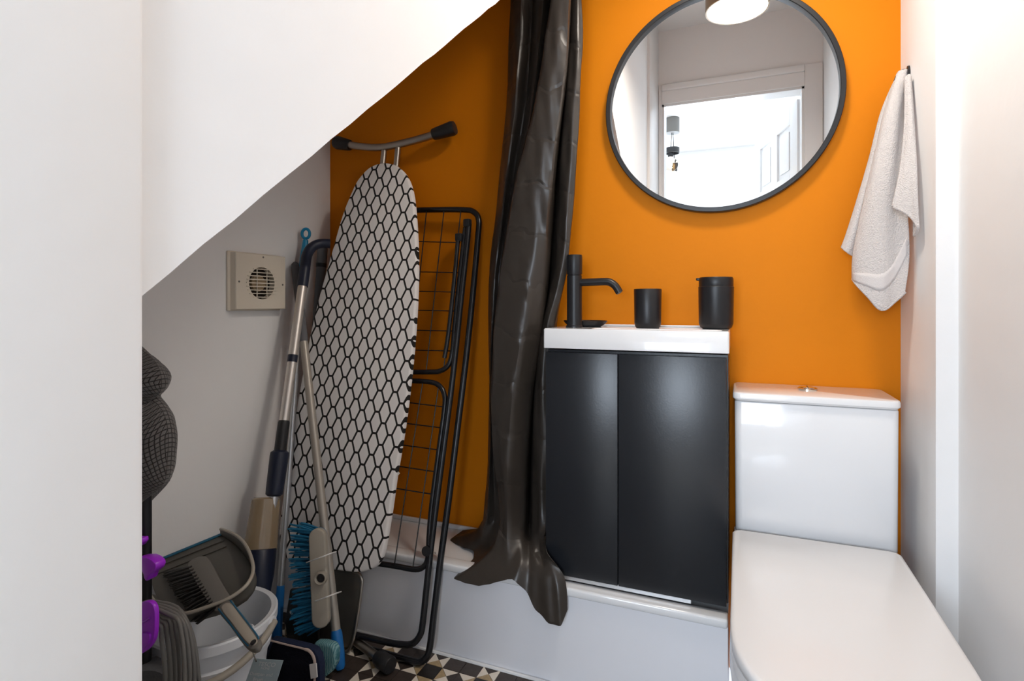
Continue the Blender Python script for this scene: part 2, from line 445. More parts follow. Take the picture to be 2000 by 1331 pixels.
# the open door of the room, swung out into the hall
dh = Vector((.300, YF - .11, .01)); dd = Vector((-.27, -.963, 0)).normalized(); dn = Vector((-dd.y, dd.x, 0))
if dn.x > 0: dn = -dn
def dbox(name, s0, s1, z0, z1, n0, n1, m, par, bev=.002):
    p = [dh + dd * s + dn * n_ + Vector((0, 0, 0)) for s, n_ in ((s0, n0), (s1, n0), (s1, n1), (s0, n1))]
    p = [Vector((q.x, q.y, z0)) for q in p]
    return make(name, bm_prism(p, Vector((0, 0, z1 - z0)), bev), m, par)
door = thing('door_1', 'white six-panel door standing open into the hall, seen in the round mirror', 'door', (dh.x, dh.y, .01)); door['kind'] = 'structure'
W = .69; zt = 2.02
def rail(s0, s1, z0, z1): dbox('door_rail', s0, s1, z0, z1, -.0175, .0175, 'gloss_white', door)
for s0, s1 in ((0, .1), (.295, .395), (W - .1, W)): rail(s0, s1, .02, zt)
for z0, z1 in ((.02, .24), (.80, .98), (1.55, 1.65), (1.92, zt)):
    rail(.1, .295, z0, z1); rail(.395, W - .1, z0, z1)
for s0, s1 in ((.1, .295), (.395, W - .1)):
    for z0, z1 in ((.24, .80), (.98, 1.55), (1.65, 1.92)):
        pn = dbox('door_panel', s0, s1, z0, z1, -.006, .006, 'gloss_white', door, 0)
        for sg in (-1, 1):
            lo, hi = sorted((sg * .006, sg * .013))
            dbox('raised_field', s0 + .03, s1 - .03, z0 + .03, z1 - .03, lo, hi, 'gloss_white', pn, .004)
hp = dh + dd * (W - .06) + dn * .03
hand = make('door_handle', bm_join(bm_lathe([(0, 0), (.024, 0), (.024, .006), (.01, .008), (.01, .03), (0, .03)], (hp.x - dn.x * .0125, hp.y - dn.y * .0125, 1.0), 20, dn),
            bm_tube([hp + Vector((0, 0, 1.0 - hp.z)) + dn * .012, hp + Vector((0, 0, 1.0 - hp.z)) + dn * .012 - dd * .11], .008, 10)), 'chrome', door, True)

# ------------------------------------------------------------------ tiled floor
floor = struct(make('floor', bm_box(XL, XN, YF - .1, 1.313, -.05, -.004), 'grout', origin=(0, 0, 0)), 'black, beige and tan geometric clay tile floor', 'floor')
U = 0.0485
fx0 = PZ(850, 1299, 0).x                      # middle of one star by the riser
cache = {}
def tile_mesh(shape, matname):
    k = (shape, matname)
    if k in cache: return cache[k]
    h = U / 2
    if shape == 'sq': pts = [(-h, -h), (h, -h), (h, h), (-h, h)]
    else:
        pts = [(0, 0), (h, h), (-h, h)]
        for _ in range('NWSE'.index(shape)): pts = [(-y, x) for x, y in pts]
    cxy = (sum(p[0] for p in pts) / len(pts), sum(p[1] for p in pts) / len(pts))
    s = 0.975 if shape == 'sq' else 0.955
    pts = [Vector((cxy[0] + (x - cxy[0]) * s, cxy[1] + (y - cxy[1]) * s, -.004)) for x, y in pts]
    bm = bm_prism(pts, Vector((0, 0, .004)))
    me = bpy.data.meshes.new('tile'); bm.to_mesh(me); bm.free(); me.materials.append(M[matname]); cache[k] = me
    return me
rest = {}
y_top = 1.313
for bi in range(-9, 12):
    for ri in range(0, 30):
        for ci in (-1, 0, 1):
            col_x = fx0 + (bi * 3 + ci) * U; row_y = y_top - (ri + .5) * U
            if col_x < XL + U * .5 or col_x > XN - U * .5 or row_y < YF: continue
            rr = ri % 3; rel = (ci, 1 - rr)
            if rel == (0, 0): pcs = [('sq', 'tileblack')]
            elif rel[0] and rel[1]: pcs = [('sq', 'tiledark')]
            else:
                out = 'NWSE'[{(0, 1): 0, (-1, 0): 1, (0, -1): 2, (1, 0): 3}[rel]]
                inn = {'N': 'S', 'S': 'N', 'W': 'E', 'E': 'W'}[out]
                pcs = [(d, 'tiledark' if d == out else 'tiletan' if d == inn else 'tilebeige') for d in 'NWSE']
            vis = -1.12 < col_x < -.42 and row_y > 1.06
            for shp, mt in pcs:
                me = tile_mesh(shp, mt)
                if vis:
                    t = bpy.data.objects.new('tile', me); COL.objects.link(t); t.parent = floor
                    t.location = (col_x, row_y, random.uniform(-.0006, .0004))
                else:
                    rest.setdefault(mt, []).append((me, col_x, row_y))
for mt, lst in rest.items():
    bm = bmesh.new()
    for me, x, y in lst:
        n0 = len(bm.verts); bm.from_mesh(me); bm.verts.ensure_lookup_table()
        bmesh.ops.translate(bm, verts=bm.verts[n0:], vec=(x, y, 0))
    o = make('tile', bm, mt, floor); o['kind'] = 'stuff'

# ------------------------------------------------------------------ raised shower tray and its riser
TZ = .25
tray = thing('shower_tray', 'white raised shower tray boxed in along the orange wall', 'shower tray', (-.67, 1.43, 0))
make('riser_panel', bm_box(XL, -.022, 1.318, 1.335, 0, TZ - .018), 'tray', tray)
make('plinth', bm_box(XL, -.022, 1.335, D, 0, TZ - .05), 'tray', tray)
make('front_rim', bm_box(XL, -.022, 1.310, 1.350, TZ - .022, TZ, .006, 3), 'ceramic', tray, True)
make('tray_floor', bm_box(XL, -.022, 1.350, D, TZ - .05, TZ - .010), 'ceramic', tray)
make('wall_upstand', bm_box(XL, -.022, D - .010, D, TZ - .010, TZ + .004, .003, 2), 'ceramic', tray, True)
make('sealant_bead', bm_tube([Vector((XL, 1.313, .001)), Vector((-.022, 1.313, .001))], .005, 8), 'whiteplastic', tray, True)

# ================================================================== VANITY, BASIN AND WHAT STANDS ON IT
VX0, VX1, VY = -.4547, -.0215, 1.335
VB, VT = .266, .838
van = thing('vanity_cabinet', 'graphite grey two-door vanity cabinet under the white basin', 'cabinet', ((VX0 + VX1) / 2, 1.44, VB))
make('body', bm_box(VX0, VX1, VY + .018, D, VB, VT - .004, .001), 'graphite', van)
sx = -.2024 * VY
make('cabinet_door', bm_box(VX0, sx - .001, VY, VY + .017, VB, VT - .010, .0012), 'graphite', van, True)
make('cabinet_door', bm_box(sx + .001, VX1 - .004, VY, VY + .017, VB, VT - .010, .0012), 'graphite', van, True)
make('base_strip', bm_box(VX0 + .01, VX1 - .08, VY + .006, VY + .022, VB - .012, VB, .001), 'alu_cool', van)
for fx in (VX0 + .05, VX1 - .05):
    make('foot', bm_box(fx - .02, fx + .02, 1.42, 1.46, TZ - .010, VB), 'blackplastic', van)

BX0, BX1, BY0, BZ0, BZ1 = -.4585, -.0195, 1.328, .8385, .888
bas = thing('basin', 'white rectangular ceramic basin on the graphite cabinet', 'basin', ((BX0 + BX1) / 2, 1.44, BZ0))
# slab with a sunken bowl: outer shell loops
def loop(x0, x1, y0, y1, z, r, n=5):
    out = []
    for cx_, cy_, a0 in ((x1 - r, y1 - r, 0), (x0 + r, y1 - r, PI / 2), (x0 + r, y0 + r, PI), (x1 - r, y0 + r, 3 * PI / 2)):
        for k in range(n + 1):
            a = a0 + PI / 2 * k / n; out.append(Vector((cx_ + r * math.cos(a), cy_ + r * math.sin(a), z)))
    return out
def loft(loops, cap0=True, cap1=True):
    bm = bmesh.new(); R = [[bm.verts.new(p) for p in l] for l in loops]; n = len(R[0])
    for A, B in zip(R, R[1:]):
        for k in range(n): bm.faces.new((A[k], A[(k + 1) % n], B[(k + 1) % n], B[k]))
    if cap0: bm.faces.new(R[0])
    if cap1: bm.faces.new(R[-1])
    bmesh.ops.recalc_face_normals(bm, faces=bm.faces); return bm
make('slab', loft([loop(BX0, BX1, BY0, D - .001, BZ0, .004), loop(BX0, BX1, BY0, D - .001, BZ1 - .003, .004), loop(BX0 + .002, BX1 - .002, BY0 + .002, D - .003, BZ1, .005),
      loop(BX0 + .115, BX1 - .015, BY0 + .014, 1.405, BZ1, .02), loop(BX0 + .120, BX1 - .020, BY0 + .019, 1.400, BZ1 - .008, .02), loop(BX0 + .135, BX1 - .035, BY0 + .028, 1.392, BZ1 - .040, .02)]), 'ceramic', bas, True)
make('back_lip', bm_box(BX0 + .003, BX1 - .003, D - .014, D - .002, BZ1, BZ1 + .005, .002), 'ceramic', bas, True)
make('drain', bm_lathe([(0, 0), (.018, 0), (.018, .003), (.014, .005), (0, .005)], (-.22, 1.372, BZ1 - .041), 20), 'blackmetal', bas, True)

fc = P(1122, 640, 1.412); FXx, FYy = fc.x, fc.y
fau = thing('basin_tap', 'tall matt black mixer tap with a bent spout at the basin end', 'tap', (FXx, FYy, BZ1))
make('tap_body', bm_lathe([(0, 0), (.0225, 0), (.0225, .004), (.0200, .006), (.0198, .136), (.0178, .138), (.0178, .141), (0, .141)], (FXx, FYy, BZ1), 32), 'blackmetal', fau, True)
make('tap_knob', bm_lathe([(0, .140), (.0200, .140), (.0206, .142), (.0206, .188), (.0196, .191), (0, .191)], (FXx, FYy, BZ1), 32), 'blackmetal', fau, True)
zs = BZ1 + .118
sp = [(FXx + .012, zs)] + [(FXx + .05, zs + .001), (FXx + .085, zs + .0015), (FXx + .098, zs - .002), (FXx + .109, zs - .011), (FXx + .119, zs - .027)]
spo = make('spout', bm_tube(catmull([(x, FYy, z) for x, z in sp], 5), .0098, 16), 'blackmetal', fau, True)
make('aerator', bm_lathe([(0, 0), (.0072, 0), (.0072, .003), (0, .003)], (FXx + .1195, FYy, zs - .0285), 16, Vector((-.53, 0, .85))), 'darkgrey', spo, True)

sd = P(1150, 636, 1.462)
dish = make('soap_dish', bm_lathe([(0, 0), (.040, 0), (.052, .008), (.058, .016), (.056, .017), (.049, .010), (.038, .004), (0, .004)], (sd.x - .012, 1.470, BZ1), 36, None, 1.05, .72), 'blackmetal', None, True)
tag(dish, 'shallow matt black soap dish behind the tap', 'soap dish')
tm = P(1265, 640, 1.447)
tb = make('tumbler', bm_lathe([(0, 0), (.028, 0), (.0315, .004), (.0335, .014), (.0348, .099), (.0340, .1005), (.0328, .099), (.0315, .016), (.027, .010), (0, .010)], (tm.x, tm.y, BZ1), 36), 'blackmetal', None, True)
tag(tb, 'plain matt black tumbler on the back ledge of the basin', 'tumbler')
jx, jy = -.052, 1.462
jar = thing('lidded_jar', 'taller black jar with a fitted lid beside the toilet end of the basin', 'jar', (jx, jy, BZ1))
make('jar_body', bm_lathe([(0, 0), (.031, 0), (.037, .004), (.0405, .014), (.0418, .104), (.0400, .106), (0, .106)], (jx, jy, BZ1), 40), 'blackmetal', jar, True)
lid_ = make('lid', bm_lathe([(0, .106), (.0402, .106), (.0406, .107), (.0408, .124), (.0385, .128), (.0, .129)], (jx, jy, BZ1), 40), 'blackmetal', jar, True)
make('lid_lip', bm_box(jx - .0465, jx - .034, jy - .012, jy + .012, BZ1 + .120, BZ1 + .127, .002), 'blackmetal', lid_, True)

# ================================================================== TOILET
tx0, tx1, ty0 = -.0115, .3135, 1.366
toi = thing('toilet', 'white close-coupled toilet with its lid down', 'toilet', ((tx0 + tx1) / 2, 1.2, 0))
def rbox(x0, x1, y0, y1, z0, z1, r, top=.004, taper=0.0):
    cx_ = (x0 + x1) / 2
    def L(z, i, tp): return loop(lerp(x0, cx_, tp) + i, lerp(x1, cx_, tp) - i, y0 + i, y1 - i, z, max(r - i, .002), 6)
    return loft([L(z0, top, taper), L(z0 + top, 0, taper), L(z1 - top, 0, 0), L(z1 - top * .3, top * .3, 0), L(z1, top, 0)])
make('cistern', rbox(tx0 + .003, tx1 - .002, ty0 + .004, D - .003, .425, .727, .016, .003, .010), 'ceramic', toi, 'all').data.set_sharp_from_angle(angle=math.radians(50))
cl = make('cistern_lid', rbox(tx0 - .001, tx1 + .001, ty0 - .002, D - .002, .7285, .7475, .018, .005), 'ceramic', toi, True)
bx_ = P(1577, 764, 1.475)
bt = make('flush_button', bm_lathe([(0, 0), (.0215, 0), (.0215, .0030), (.019, .005), (.0175, .0042), (.0170, .0058), (0, .0065)], (bx_.x, 1.475, .7475), 32), 'chrome', cl, True)
make('button_split', bm_box(bx_.x - .0006, bx_.x + .0006, 1.4585, 1.4915, .7535, .7545), 'blackplastic', bt)
# pan, seat and lid share one outline
lx0, lx1, lyb, lyf = -.0125, .3085, 1.356, .765
def dshape(z, inset=0.0, ys=.965, n=14, back=None, p=2.35):
    yb = (lyb if back is None else back) - inset * .4; cx_ = (lx0 + lx1) / 2; a = (lx1 - lx0) / 2 - inset; b = ys - lyf - inset
    out = []
    rb = .014
    out += [Vector((cx_ + a, ys + (yb - ys) * t, z)) for t in (0, .5)] + [Vector((cx_ + a, yb - rb, z)), Vector((cx_ + a - rb * .3, yb - rb * .3, z)), Vector((cx_ + a - rb, yb, z)), Vector((cx_ - a + rb, yb, z)), Vector((cx_ - a + rb * .3, yb - rb * .3, z)), Vector((cx_ - a, yb - rb, z))]
    out += [Vector((cx_ - a, ys + (yb - ys) * t, z)) for t in (.5, 0)]
    for k in range(1, 2 * n):
        t = PI + PI * k / (2 * n)
        c, s = math.cos(t), math.sin(t)
        out.append(Vector((cx_ + a * math.copysign(abs(c) ** (2 / p), c), ys + b * math.copysign(abs(s) ** (2 / p), s), z)))
    return out
LZ = .438
make('lid', loft([dshape(LZ - .020, .003), dshape(LZ - .018, 0), dshape(LZ - .004, 0), dshape(LZ - .001, .0025), dshape(LZ, .007)]), 'seat_white', toi, 'all').data.set_sharp_from_angle(angle=math.radians(60))
make('seat', loft([dshape(LZ - .042, .005), dshape(LZ - .040, .001), dshape(LZ - .024, .001), dshape(LZ - .022, .004)]), 'seat_white', toi, True)
def pan(z, ins, front, back=1.50):
    o = dshape(z, ins, back=back)
    for v in o:
        if v.y < .965: v.y = .965 + (v.y - .965) * front
    return o
make('pan', loft([pan(0, .028, .30), pan(.05, .030, .28), pan(.18, .026, .45), pan(.28, .014, .72), pan(.345, .003, .93), pan(.380, -.001, 1.0), pan(.394, .003, .99)]), 'ceramic', toi, 'all').data.set_sharp_from_angle(angle=math.radians(50))
for hx in (.075, .222):
    make('hinge', bm_lathe([(0, 0), (.011, 0), (.011, .012), (0, .013)], (hx, 1.350, .405), 16), 'chrome', toi, True)

# ================================================================== ROUND MIRROR
mc = Vector((-.052, D, 1.480)); MR = .291
mir = thing('round_mirror', 'large round mirror in a thin black frame on the orange wall', 'mirror', (mc.x, D, mc.z - MR))
AX = Vector((0, -1, 0))
make('mirror_glass', bm_lathe([(0, .012), (MR - .011, .012)], mc, 96, AX), 'mirror', mir)
make('backing', bm_lathe([(0, .001), (MR - .010, .001), (MR - .010, .0105), (0, .0105)], mc, 64, AX), 'blackplastic', mir)
make('mirror_frame', bm_lathe([(MR - .0125, .0115), (MR - .0125, .024), (MR - .011, .0255), (MR - .0015, .0255), (MR, .024), (MR, .0005), (MR - .009, .0005)], mc, 128, AX), 'blackmetal', mir, True)

# ================================================================== TOWEL ON ITS HOOK
hk0 = PX(1776, 143, XR); hkp = Vector((XR, hk0.y, hk0.z))
hook = thing('towel_hook', 'small black hook on the white wall above the towel', 'hook', (XR, hkp.y, hkp.z))
make('hook_plate', bm_lathe([(0, 0), (.010, 0), (.010, .004), (0, .005)], (XR, hkp.y, hkp.z - .002), 20, Vector((-1, 0, 0)), 1.9, 1.0), 'blackmetal', hook, True)
make('hook_arm', bm_tube(catmull([(XR - .003, hkp.y, hkp.z + .006), (XR - .014, hkp.y, hkp.z + .006), (XR - .022, hkp.y, hkp.z - .004), (XR - .026, hkp.y, hkp.z - .014)], 5), .0042, 10), 'blackmetal', hook, True)

tw = thing('hand_towel', 'pale grey-beige terry towel hanging by its middle from the hook', 'towel', (.30, 1.45, .95))
def tcol(ys, pts): return [P(px, py, y_) for (px, py), y_ in zip(pts, ys)]
ly = [0, 1, 2, 3, 4, 5]
back = [
    tcol([1.492, 1.492, 1.490, 1.490, 1.490, 1.490], [(1752, 150), (1722, 220), (1699, 310), (1674, 395), (1654, 458), (1644, 484)]),
    tcol([1.485, 1.480, 1.476, 1.474, 1.474, 1.476], [(1756, 150), (1728, 220), (1706, 310), (1682, 400), (1662, 465), (1653, 493)]),
    tcol([1.485, 1.482, 1.482, 1.482, 1.482, 1.484], [(1760, 150), (1738, 220), (1718, 310), (1696, 405), (1676, 474), (1668, 502)]),
    tcol([1.488, 1.490, 1.490, 1.492, 1.492, 1.492], [(1764, 150), (1750, 220), (1735, 310), (1716, 410), (1700, 482), (1695, 510)]),
]
make('towel_back_layer', bm_sheet(grid_smooth(back, 5, 8), .006), 'terry', tw, 'all')
cols = [
    tcol([1.482, 1.476, 1.470, 1.466, 1.464, 1.464], [(1753, 146), (1730, 215), (1708, 310), (1686, 405), (1668, 495), (1666, 545)]),
    tcol([1.475, 1.460, 1.452, 1.446, 1.444, 1.446], [(1757, 140), (1736, 210), (1714, 310), (1695, 410), (1677, 505), (1674, 556)]),
    tcol([1.474, 1.452, 1.440, 1.432, 1.430, 1.432], [(1761, 138), (1745, 210), (1727, 315), (1710, 420), (1698, 520), (1695, 578)]),
    tcol([1.474, 1.452, 1.436, 1.428, 1.424, 1.426], [(1765, 137), (1754, 210), (1741, 320), (1730, 430), (1724, 540), (1722, 605)]),
    tcol([1.475, 1.460, 1.446, 1.436, 1.434, 1.434], [(1768, 136), (1760, 210), (1753, 320), (1750, 430), (1748, 535), (1747, 589)]),
    tcol([1.478, 1.470, 1.452, 1.438, 1.434, 1.432], [(1770, 136), (1765, 210), (1764, 310), (1772, 410), (1776, 500), (1768, 570)]),
]
rows = grid_smooth(cols, 5, 8)
body = make('towel_body', bm_sheet(rows, .006), 'terry', tw, 'all')
# woven band near the hem, laid proud of the pile
nr = len(rows); nc = len(rows[0])
def on(i, j, off=.0055):
    i0 = int(min(max(i, 0), nr - 2)); q = lerp(rows[i0][j], rows[i0 + 1][j], i - i0)
    nrm = (rows[i0 + 1][j] - rows[i0][j]).cross(rows[i0][min(j + 1, nc - 1)] - rows[i0][max(j - 1, 0)]).normalized()
    if nrm.dot(EYE - q) < 0: nrm = -nrm
    return q + nrm * off
band = [[on(lerp(37.5, 27.5, j / (nc - 1)) + k * .8, j, .0032) for j in range(2, nc - 1)] for k in range(5)]
make('woven_band', bm_sheet(band, .0005), 'terryband', tw, 'all')
flap = [
    tcol([1.440, 1.415, 1.400, 1.388, 1.384], [(1771, 150), (1770, 240), (1764, 310), (1754, 368), (1745, 404)]),
    tcol([1.438, 1.408, 1.392, 1.380, 1.376], [(1775, 146), (1775, 240), (1771, 310), (1765, 370), (1760, 411)]),
    tcol([1.444, 1.406, 1.388, 1.376, 1.370], [(1777, 150), (1780, 240), (1780, 310), (1779, 375), (1780, 424)]),
    tcol([1.455, 1.412, 1.384, 1.366, 1.360], [(1778, 158), (1784, 250), (1788, 320), (1790, 390), (1793, 444)]),
    tcol([1.460, 1.420, 1.400, 1.390, 1.385], [(1776, 165), (1781, 260), (1784, 330), (1786, 400), (1786, 460)]),
]
fl = make('towel_flap', bm_sheet(grid_smooth(flap, 5, 7), .006), 'terry', tw, 'all')
fr_ = grid_smooth(flap, 5, 7)
hem = [r[0] for r in fr_]
make('towel_hem', bm_tube(hem, .0042, 8, flat=(Vector((-.2, -.98, 0)), .9)), 'terry', fl, 'all')
make('towel_hem', bm_tube(fr_[-1], .0036, 8), 'terry', fl, 'all')
make('towel_hem', bm_tube(rows[-1], .0036, 8), 'terry', body, 'all')

# ================================================================== SHOWER CURTAIN
cu = thing('shower_curtain', 'black-brown satin shower curtain bunched beside the vanity and trailing over the tray rim', 'curtain', (-.5, 1.42, .3))
PYS = [-60, 60, 150, 240, 330, 430, 540, 650, 760, 880, 1000]
def ccol(pxs, y): 
    ys = y if isinstance(y, list) else [y] * len(pxs)
    return [P(px, py, yy) for px, py, yy in zip(pxs, PYS, ys)]
C = [
    ccol([1012, 1005, 1004, 1000, 990, 980, 970, 968, 968, 966, 960], 1.520),
    ccol([1000, 993, 991, 985, 976, 966, 954, 953, 955, 953, 945], [1.49] * 6 + [1.48, 1.46, 1.44, 1.44, 1.44]),
    ccol([1020, 1016, 1010, 1002, 990, 979, 966, 960, 957, 957, 952], [1.44] * 7 + [1.42, 1.40, 1.40, 1.40]),
    ccol([1042, 1038, 1032, 1022, 1006, 990, 976, 966, 962, 963, 966], [1.475] * 6 + [1.46, 1.44, 1.43, 1.43, 1.43]),
    ccol([1066, 1056, 1046, 1034, 1012, 994, 977, 968, 964, 968, 978], [1.420] * 6 + [1.42] * 5),
    ccol([1090, 1074, 1060, 1042, 1020, 1002, 986, 976, 970, 974, 988], [1.465] * 5 + [1.43, 1.42, 1.41, 1.41, 1.41, 1.41]),
    ccol([1084, 1066, 1052, 1035, 1011, 993, 974, 963, 957, 962, 976], 1.368),
    ccol([1098, 1089, 1079, 1067, 1052, 1046, 1036, 1020, 1003, 992, 990], [1.360] * 6 + [1.352, 1.345, 1.345, 1.345, 1.350]),
    ccol([1117, 1112, 1105, 1093, 1082, 1072, 1067, 1056, 1040, 1030, 1026], [1.368] * 6 + [1.385, 1.40, 1.40, 1.40, 1.40]),
    ccol([1118, 1114, 1108, 1098, 1089, 1082, 1074, 1060, 1046, 1038, 1034], 1.490),
    ccol([1116, 1112, 1107, 1101, 1095, 1092, 1082, 1056, 1044, 1040, 1040], 1.425),
    ccol([1126, 1128, 1124, 1118, 1112, 1106, 1094, 1066, 1058, 1057, 1056], 1.405),
    ccol([1132, 1139, 1135, 1131, 1126, 1118, 1106, 1080, 1075, 1075, 1072], 1.415),
    ccol([1130, 1132, 1130, 1126, 1120, 1112, 1102, 1086, 1084, 1084, 1076], 1.490),
]
# the trailing hem: further points for each fold, spreading on the tray and over its rim
T_ = [
    [(950, 1015, 1.515), (938, 1032, 1.51), (905, 1036, 1.505)],
    [(940, 1020, 1.455), (925, 1038, 1.46), (877, 1056, 1.465)],
    [(946, 1030, 1.415), (936, 1055, 1.42), (903, 1070, 1.425)],
    [(962, 1030, 1.42), (950, 1058, 1.41), (925, 1076, 1.41)],
    [(972, 1040, 1.40), (958, 1072, 1.39), (925, 1092, 1.37)],
    [(978, 1045, 1.39), (958, 1082, 1.36), (905, 1112, 1.33)],
    [(968, 1050, 1.350), (943, 1090, 1.325), (884, 1132, 1.292)],
    [(990, 1060, 1.335), (985, 1105, 1.310), (935, 1146, 1.284)],
    [(1018, 1060, 1.355), (1016, 1100, 1.312), (1002, 1130, 1.288)],
    [(1032, 1062, 1.375), (1034, 1110, 1.316), (1030, 1160, 1.295)],
    [(1042, 1066, 1.36), (1048, 1118, 1.308), (1046, 1192, 1.294)],
    [(1054, 1072, 1.36), (1066, 1130, 1.300), (1072, 1218, 1.284)],
    [(1060, 1070, 1.345), (1084, 1128, 1.298), (1096, 1224, 1.284)],
    [(1066, 1070, 1.328), (1102, 1128, 1.312), (1108, 1192, 1.298)],
]
for c, t in zip(C, T_): c += [P(*q) for q in t]
dc = [catmull(c, 6) for c in C]
rows = []
for i in range(len(dc[0])):                        # straight runs between the fold lines, edges only just rounded
    r0 = []
    for a, b in zip(dc, dc[1:]): r0 += [lerp(a[i], b[i], t / 6) for t in range(6)]
    r0.append(dc[-1][i])
    rows.append([r0[0]] + [r0[q] * .5 + (r0[q - 1] + r0[q + 1]) * .25 for q in range(1, len(r0) - 1)] + [r0[-1]])
# small crumple, stronger across the lower folds
def wob(p, a): return Vector((0, 1, 0)) * a * (math.sin(p.z * 61 + p.x * 23) * math.sin(p.z * 23 + p.x * 47 + 1.3))
for i, r in enumerate(rows):
    for j in range(len(r)): r[j] = r[j] + wob(r[j], .0012) + Vector((0, 1, 0)) * .0014 * (math.sin(r[j].x * 170 + r[j].z * 17) + .7 * math.sin(r[j].x * 95 - r[j].z * 34))
make('curtain_cloth', bm_sheet(rows, .0012), 'curtain', cu, True)
rz = 1.885
rod = thing('curtain_rod', 'black curtain rod fixed under the sloping soffit', 'curtain rod', (-.9, 1.43, rz))
make('rod', bm_tube([(XL + .004, 1.43, rz), (-.395, 1.43, rz)], .010, 16), 'blackmetal', rod, True)
make('wall_flange', bm_lathe([(0, 0), (.026, 0), (.026, .006), (.013, .01), (.013, .02), (0, .02)], (XL, 1.43, rz), 20, Vector((1, 0, 0))), 'blackmetal', rod, True)
make('wall_stay', bm_tube([(-.402, 1.43, rz), (-.402, D - .001, rz)], .007, 10), 'blackmetal', rod, True)
for k in range(7):
    a = lerp(-.585, -.415, k / 6)
    make('curtain_ring', bm_tube([(a, 1.43 + .020 * math.cos(t), rz - .006 + .026 * math.sin(t)) for t in [2 * PI * q / 20 for q in range(20)]], .002, 6, True), 'blackmetal', cu, True)

# ================================================================== EXTRACTOR FAN on the left wall
q0, q1 = PX(460, 492, XL + .03), PX(557, 605, XL + .03)
fy0, fy1 = q0.y, q1.y; fz0, fz1 = PX(460, 605, XL + .03).z, q0.z
fan = thing('extractor_fan', 'square cream extractor fan with a round slatted grille on the left wall', 'extractor fan', (XL, (fy0 + fy1) / 2, fz0))
fcy, fcz, fr0 = (fy0 + fy1) / 2 + .002, (fz0 + fz1) / 2 - .004, .047
make('back_box', bm_box(XL, XL + .008, fy0 - .006, fy1 + .004, fz0 - .004, fz1 + .004, .003), 'cream', fan, True)
# front plate with a round hole
bm = bmesh.new(); N = 48; inner, outer = [], []
for k in range(N):
    a = 2 * PI * k / N; c, s = math.cos(a), math.sin(a); inner.append((fcy + fr0 * c, fcz + fr0 * s))
    m_ = max(abs(c), abs(s)); outer.append((fcy + (fy1 - fy0) / 2 * c / m_, (fz0 + fz1) / 2 + (fz1 - fz0) / 2 * s / m_))
L = []
for xx, ring in ((XL + .008, outer), (XL + .028, outer), (XL + .030, [(lerp(y, fcy, .02), lerp(z, fcz, .02)) for y, z in outer]), (XL + .030, inner), (XL + .010, inner)):
    L.append([bm.verts.new((xx, y, z)) for y, z in ring])
for A, B in zip(L, L[1:]):
    for k in range(N): bm.faces.new((A[k], A[(k + 1) % N], B[(k + 1) % N], B[k]))
bmesh.ops.recalc_face_normals(bm, faces=bm.faces)
make('front_plate', bm, 'cream', fan)
make('duct', bm_lathe([(0, 0), (fr0, 0), (fr0, .001), (0, .001)], (XL + .009, fcy, fcz), 40, Vector((1, 0, 0))), 'darkhole', fan)
make('motor', bm_join(bm_lathe([(0, .001), (.024, .001), (.024, .010), (.018, .014), (0, .014)], (XL + .009, fcy - .003, fcz), 28, Vector((1, 0, 0))), bm_box(XL + .012, XL + .024, fcy - .010, fcy + .022, fcz - .009, fcz + .010, .001)), 'cream_dirty', fan, True)
for k in range(9):
    zz = fcz + (k - 4) * .0102; hw = math.sqrt(max(fr0 ** 2 - (zz - fcz) ** 2, 0)) + .010
    make('slat', bm_box(XL + .0275, XL + .0325, fcy - hw, fcy + hw, zz - .0013, zz + .0013), 'cream', fan)
for yy in (-.017, .019):
    make('grille_bar', bm_box(XL + .0265, XL + .0295, fcy + yy - .001, fcy + yy + .001, fcz - .042, fcz + .042), 'cream', fan)
for yy, zz in ((fy0 + .012, fcz + .002), (fy1 - .010, fcz - .002), (fcy + .004, fz1 - .008)):
    make('screw', bm_lathe([(0, 0), (.0032, 0), (.0025, .0015), (0, .0018)], (XL + .0295, yy, zz), 12, Vector((1, 0, 0))), 'darkgrey', fan, True)

def PF(px, py, y, zmin=.001):
    p = P(px, py, y); p.z = max(p.z, zmin); return p
# ================================================================== IRONING BOARD leaning in the corner
bB, bT = P(645, 1112, 1.232), P(755, 318, 1.468)
bn = Vector((0, -(bT.z - bB.z), bT.y - bB.y)).normalized()          # faces the room
def on_board(px, py, off=0.0): return PPL(px, py, bB + bn * off, bn)
ib = thing('ironing_board', 'tall ironing board with a black and white hexagon cover leaning in the orange corner', 'ironing board', (bB.x, bB.y, 0))
outl = [(755, 318), (775, 324), (792, 342), (803, 372), (809, 420), (813, 500), (812, 570), (808, 640), (802, 710), (793, 790), (783, 860), (771, 930), (761, 1000), (751, 1060), (743, 1092), (728, 1111), (700, 1119), (665, 1116),
        (620, 1110), (575, 1101), (553, 1086), (545, 1060), (546, 1020), (555, 950), (566, 880), (578, 800), (592, 720), (608, 640), (625, 570), (648, 490), (668, 420), (690, 366), (702, 346), (718, 329), (736, 320)]
pl = catmull([on_board(*q) for q in outl], 3, True)
bm = bm_prism(pl, -bn * .022, .006, 3)
lay = bm.loops.layers.uv.new('UVMap')
axd = (bT - bB).normalized(); axs = bn.cross(axd).normalized()
if axs.x < 0: axs = -axs
for f in bm.faces:
    for l in f.loops:
        d = l.vert.co - bB; l[lay].uv = (d.dot(axs), d.dot(axd))
make('padded_cover', bm, 'hexprint', ib, True)
leg = [P(672, 280, 1.505), P(700, 286, 1.500), P(745, 288, 1.497), P(800, 277, 1.500), P(858, 260, 1.506)]
make('t_leg', bm_tube(catmull(leg, 6), .0120, 16), 'steel', ib, True)
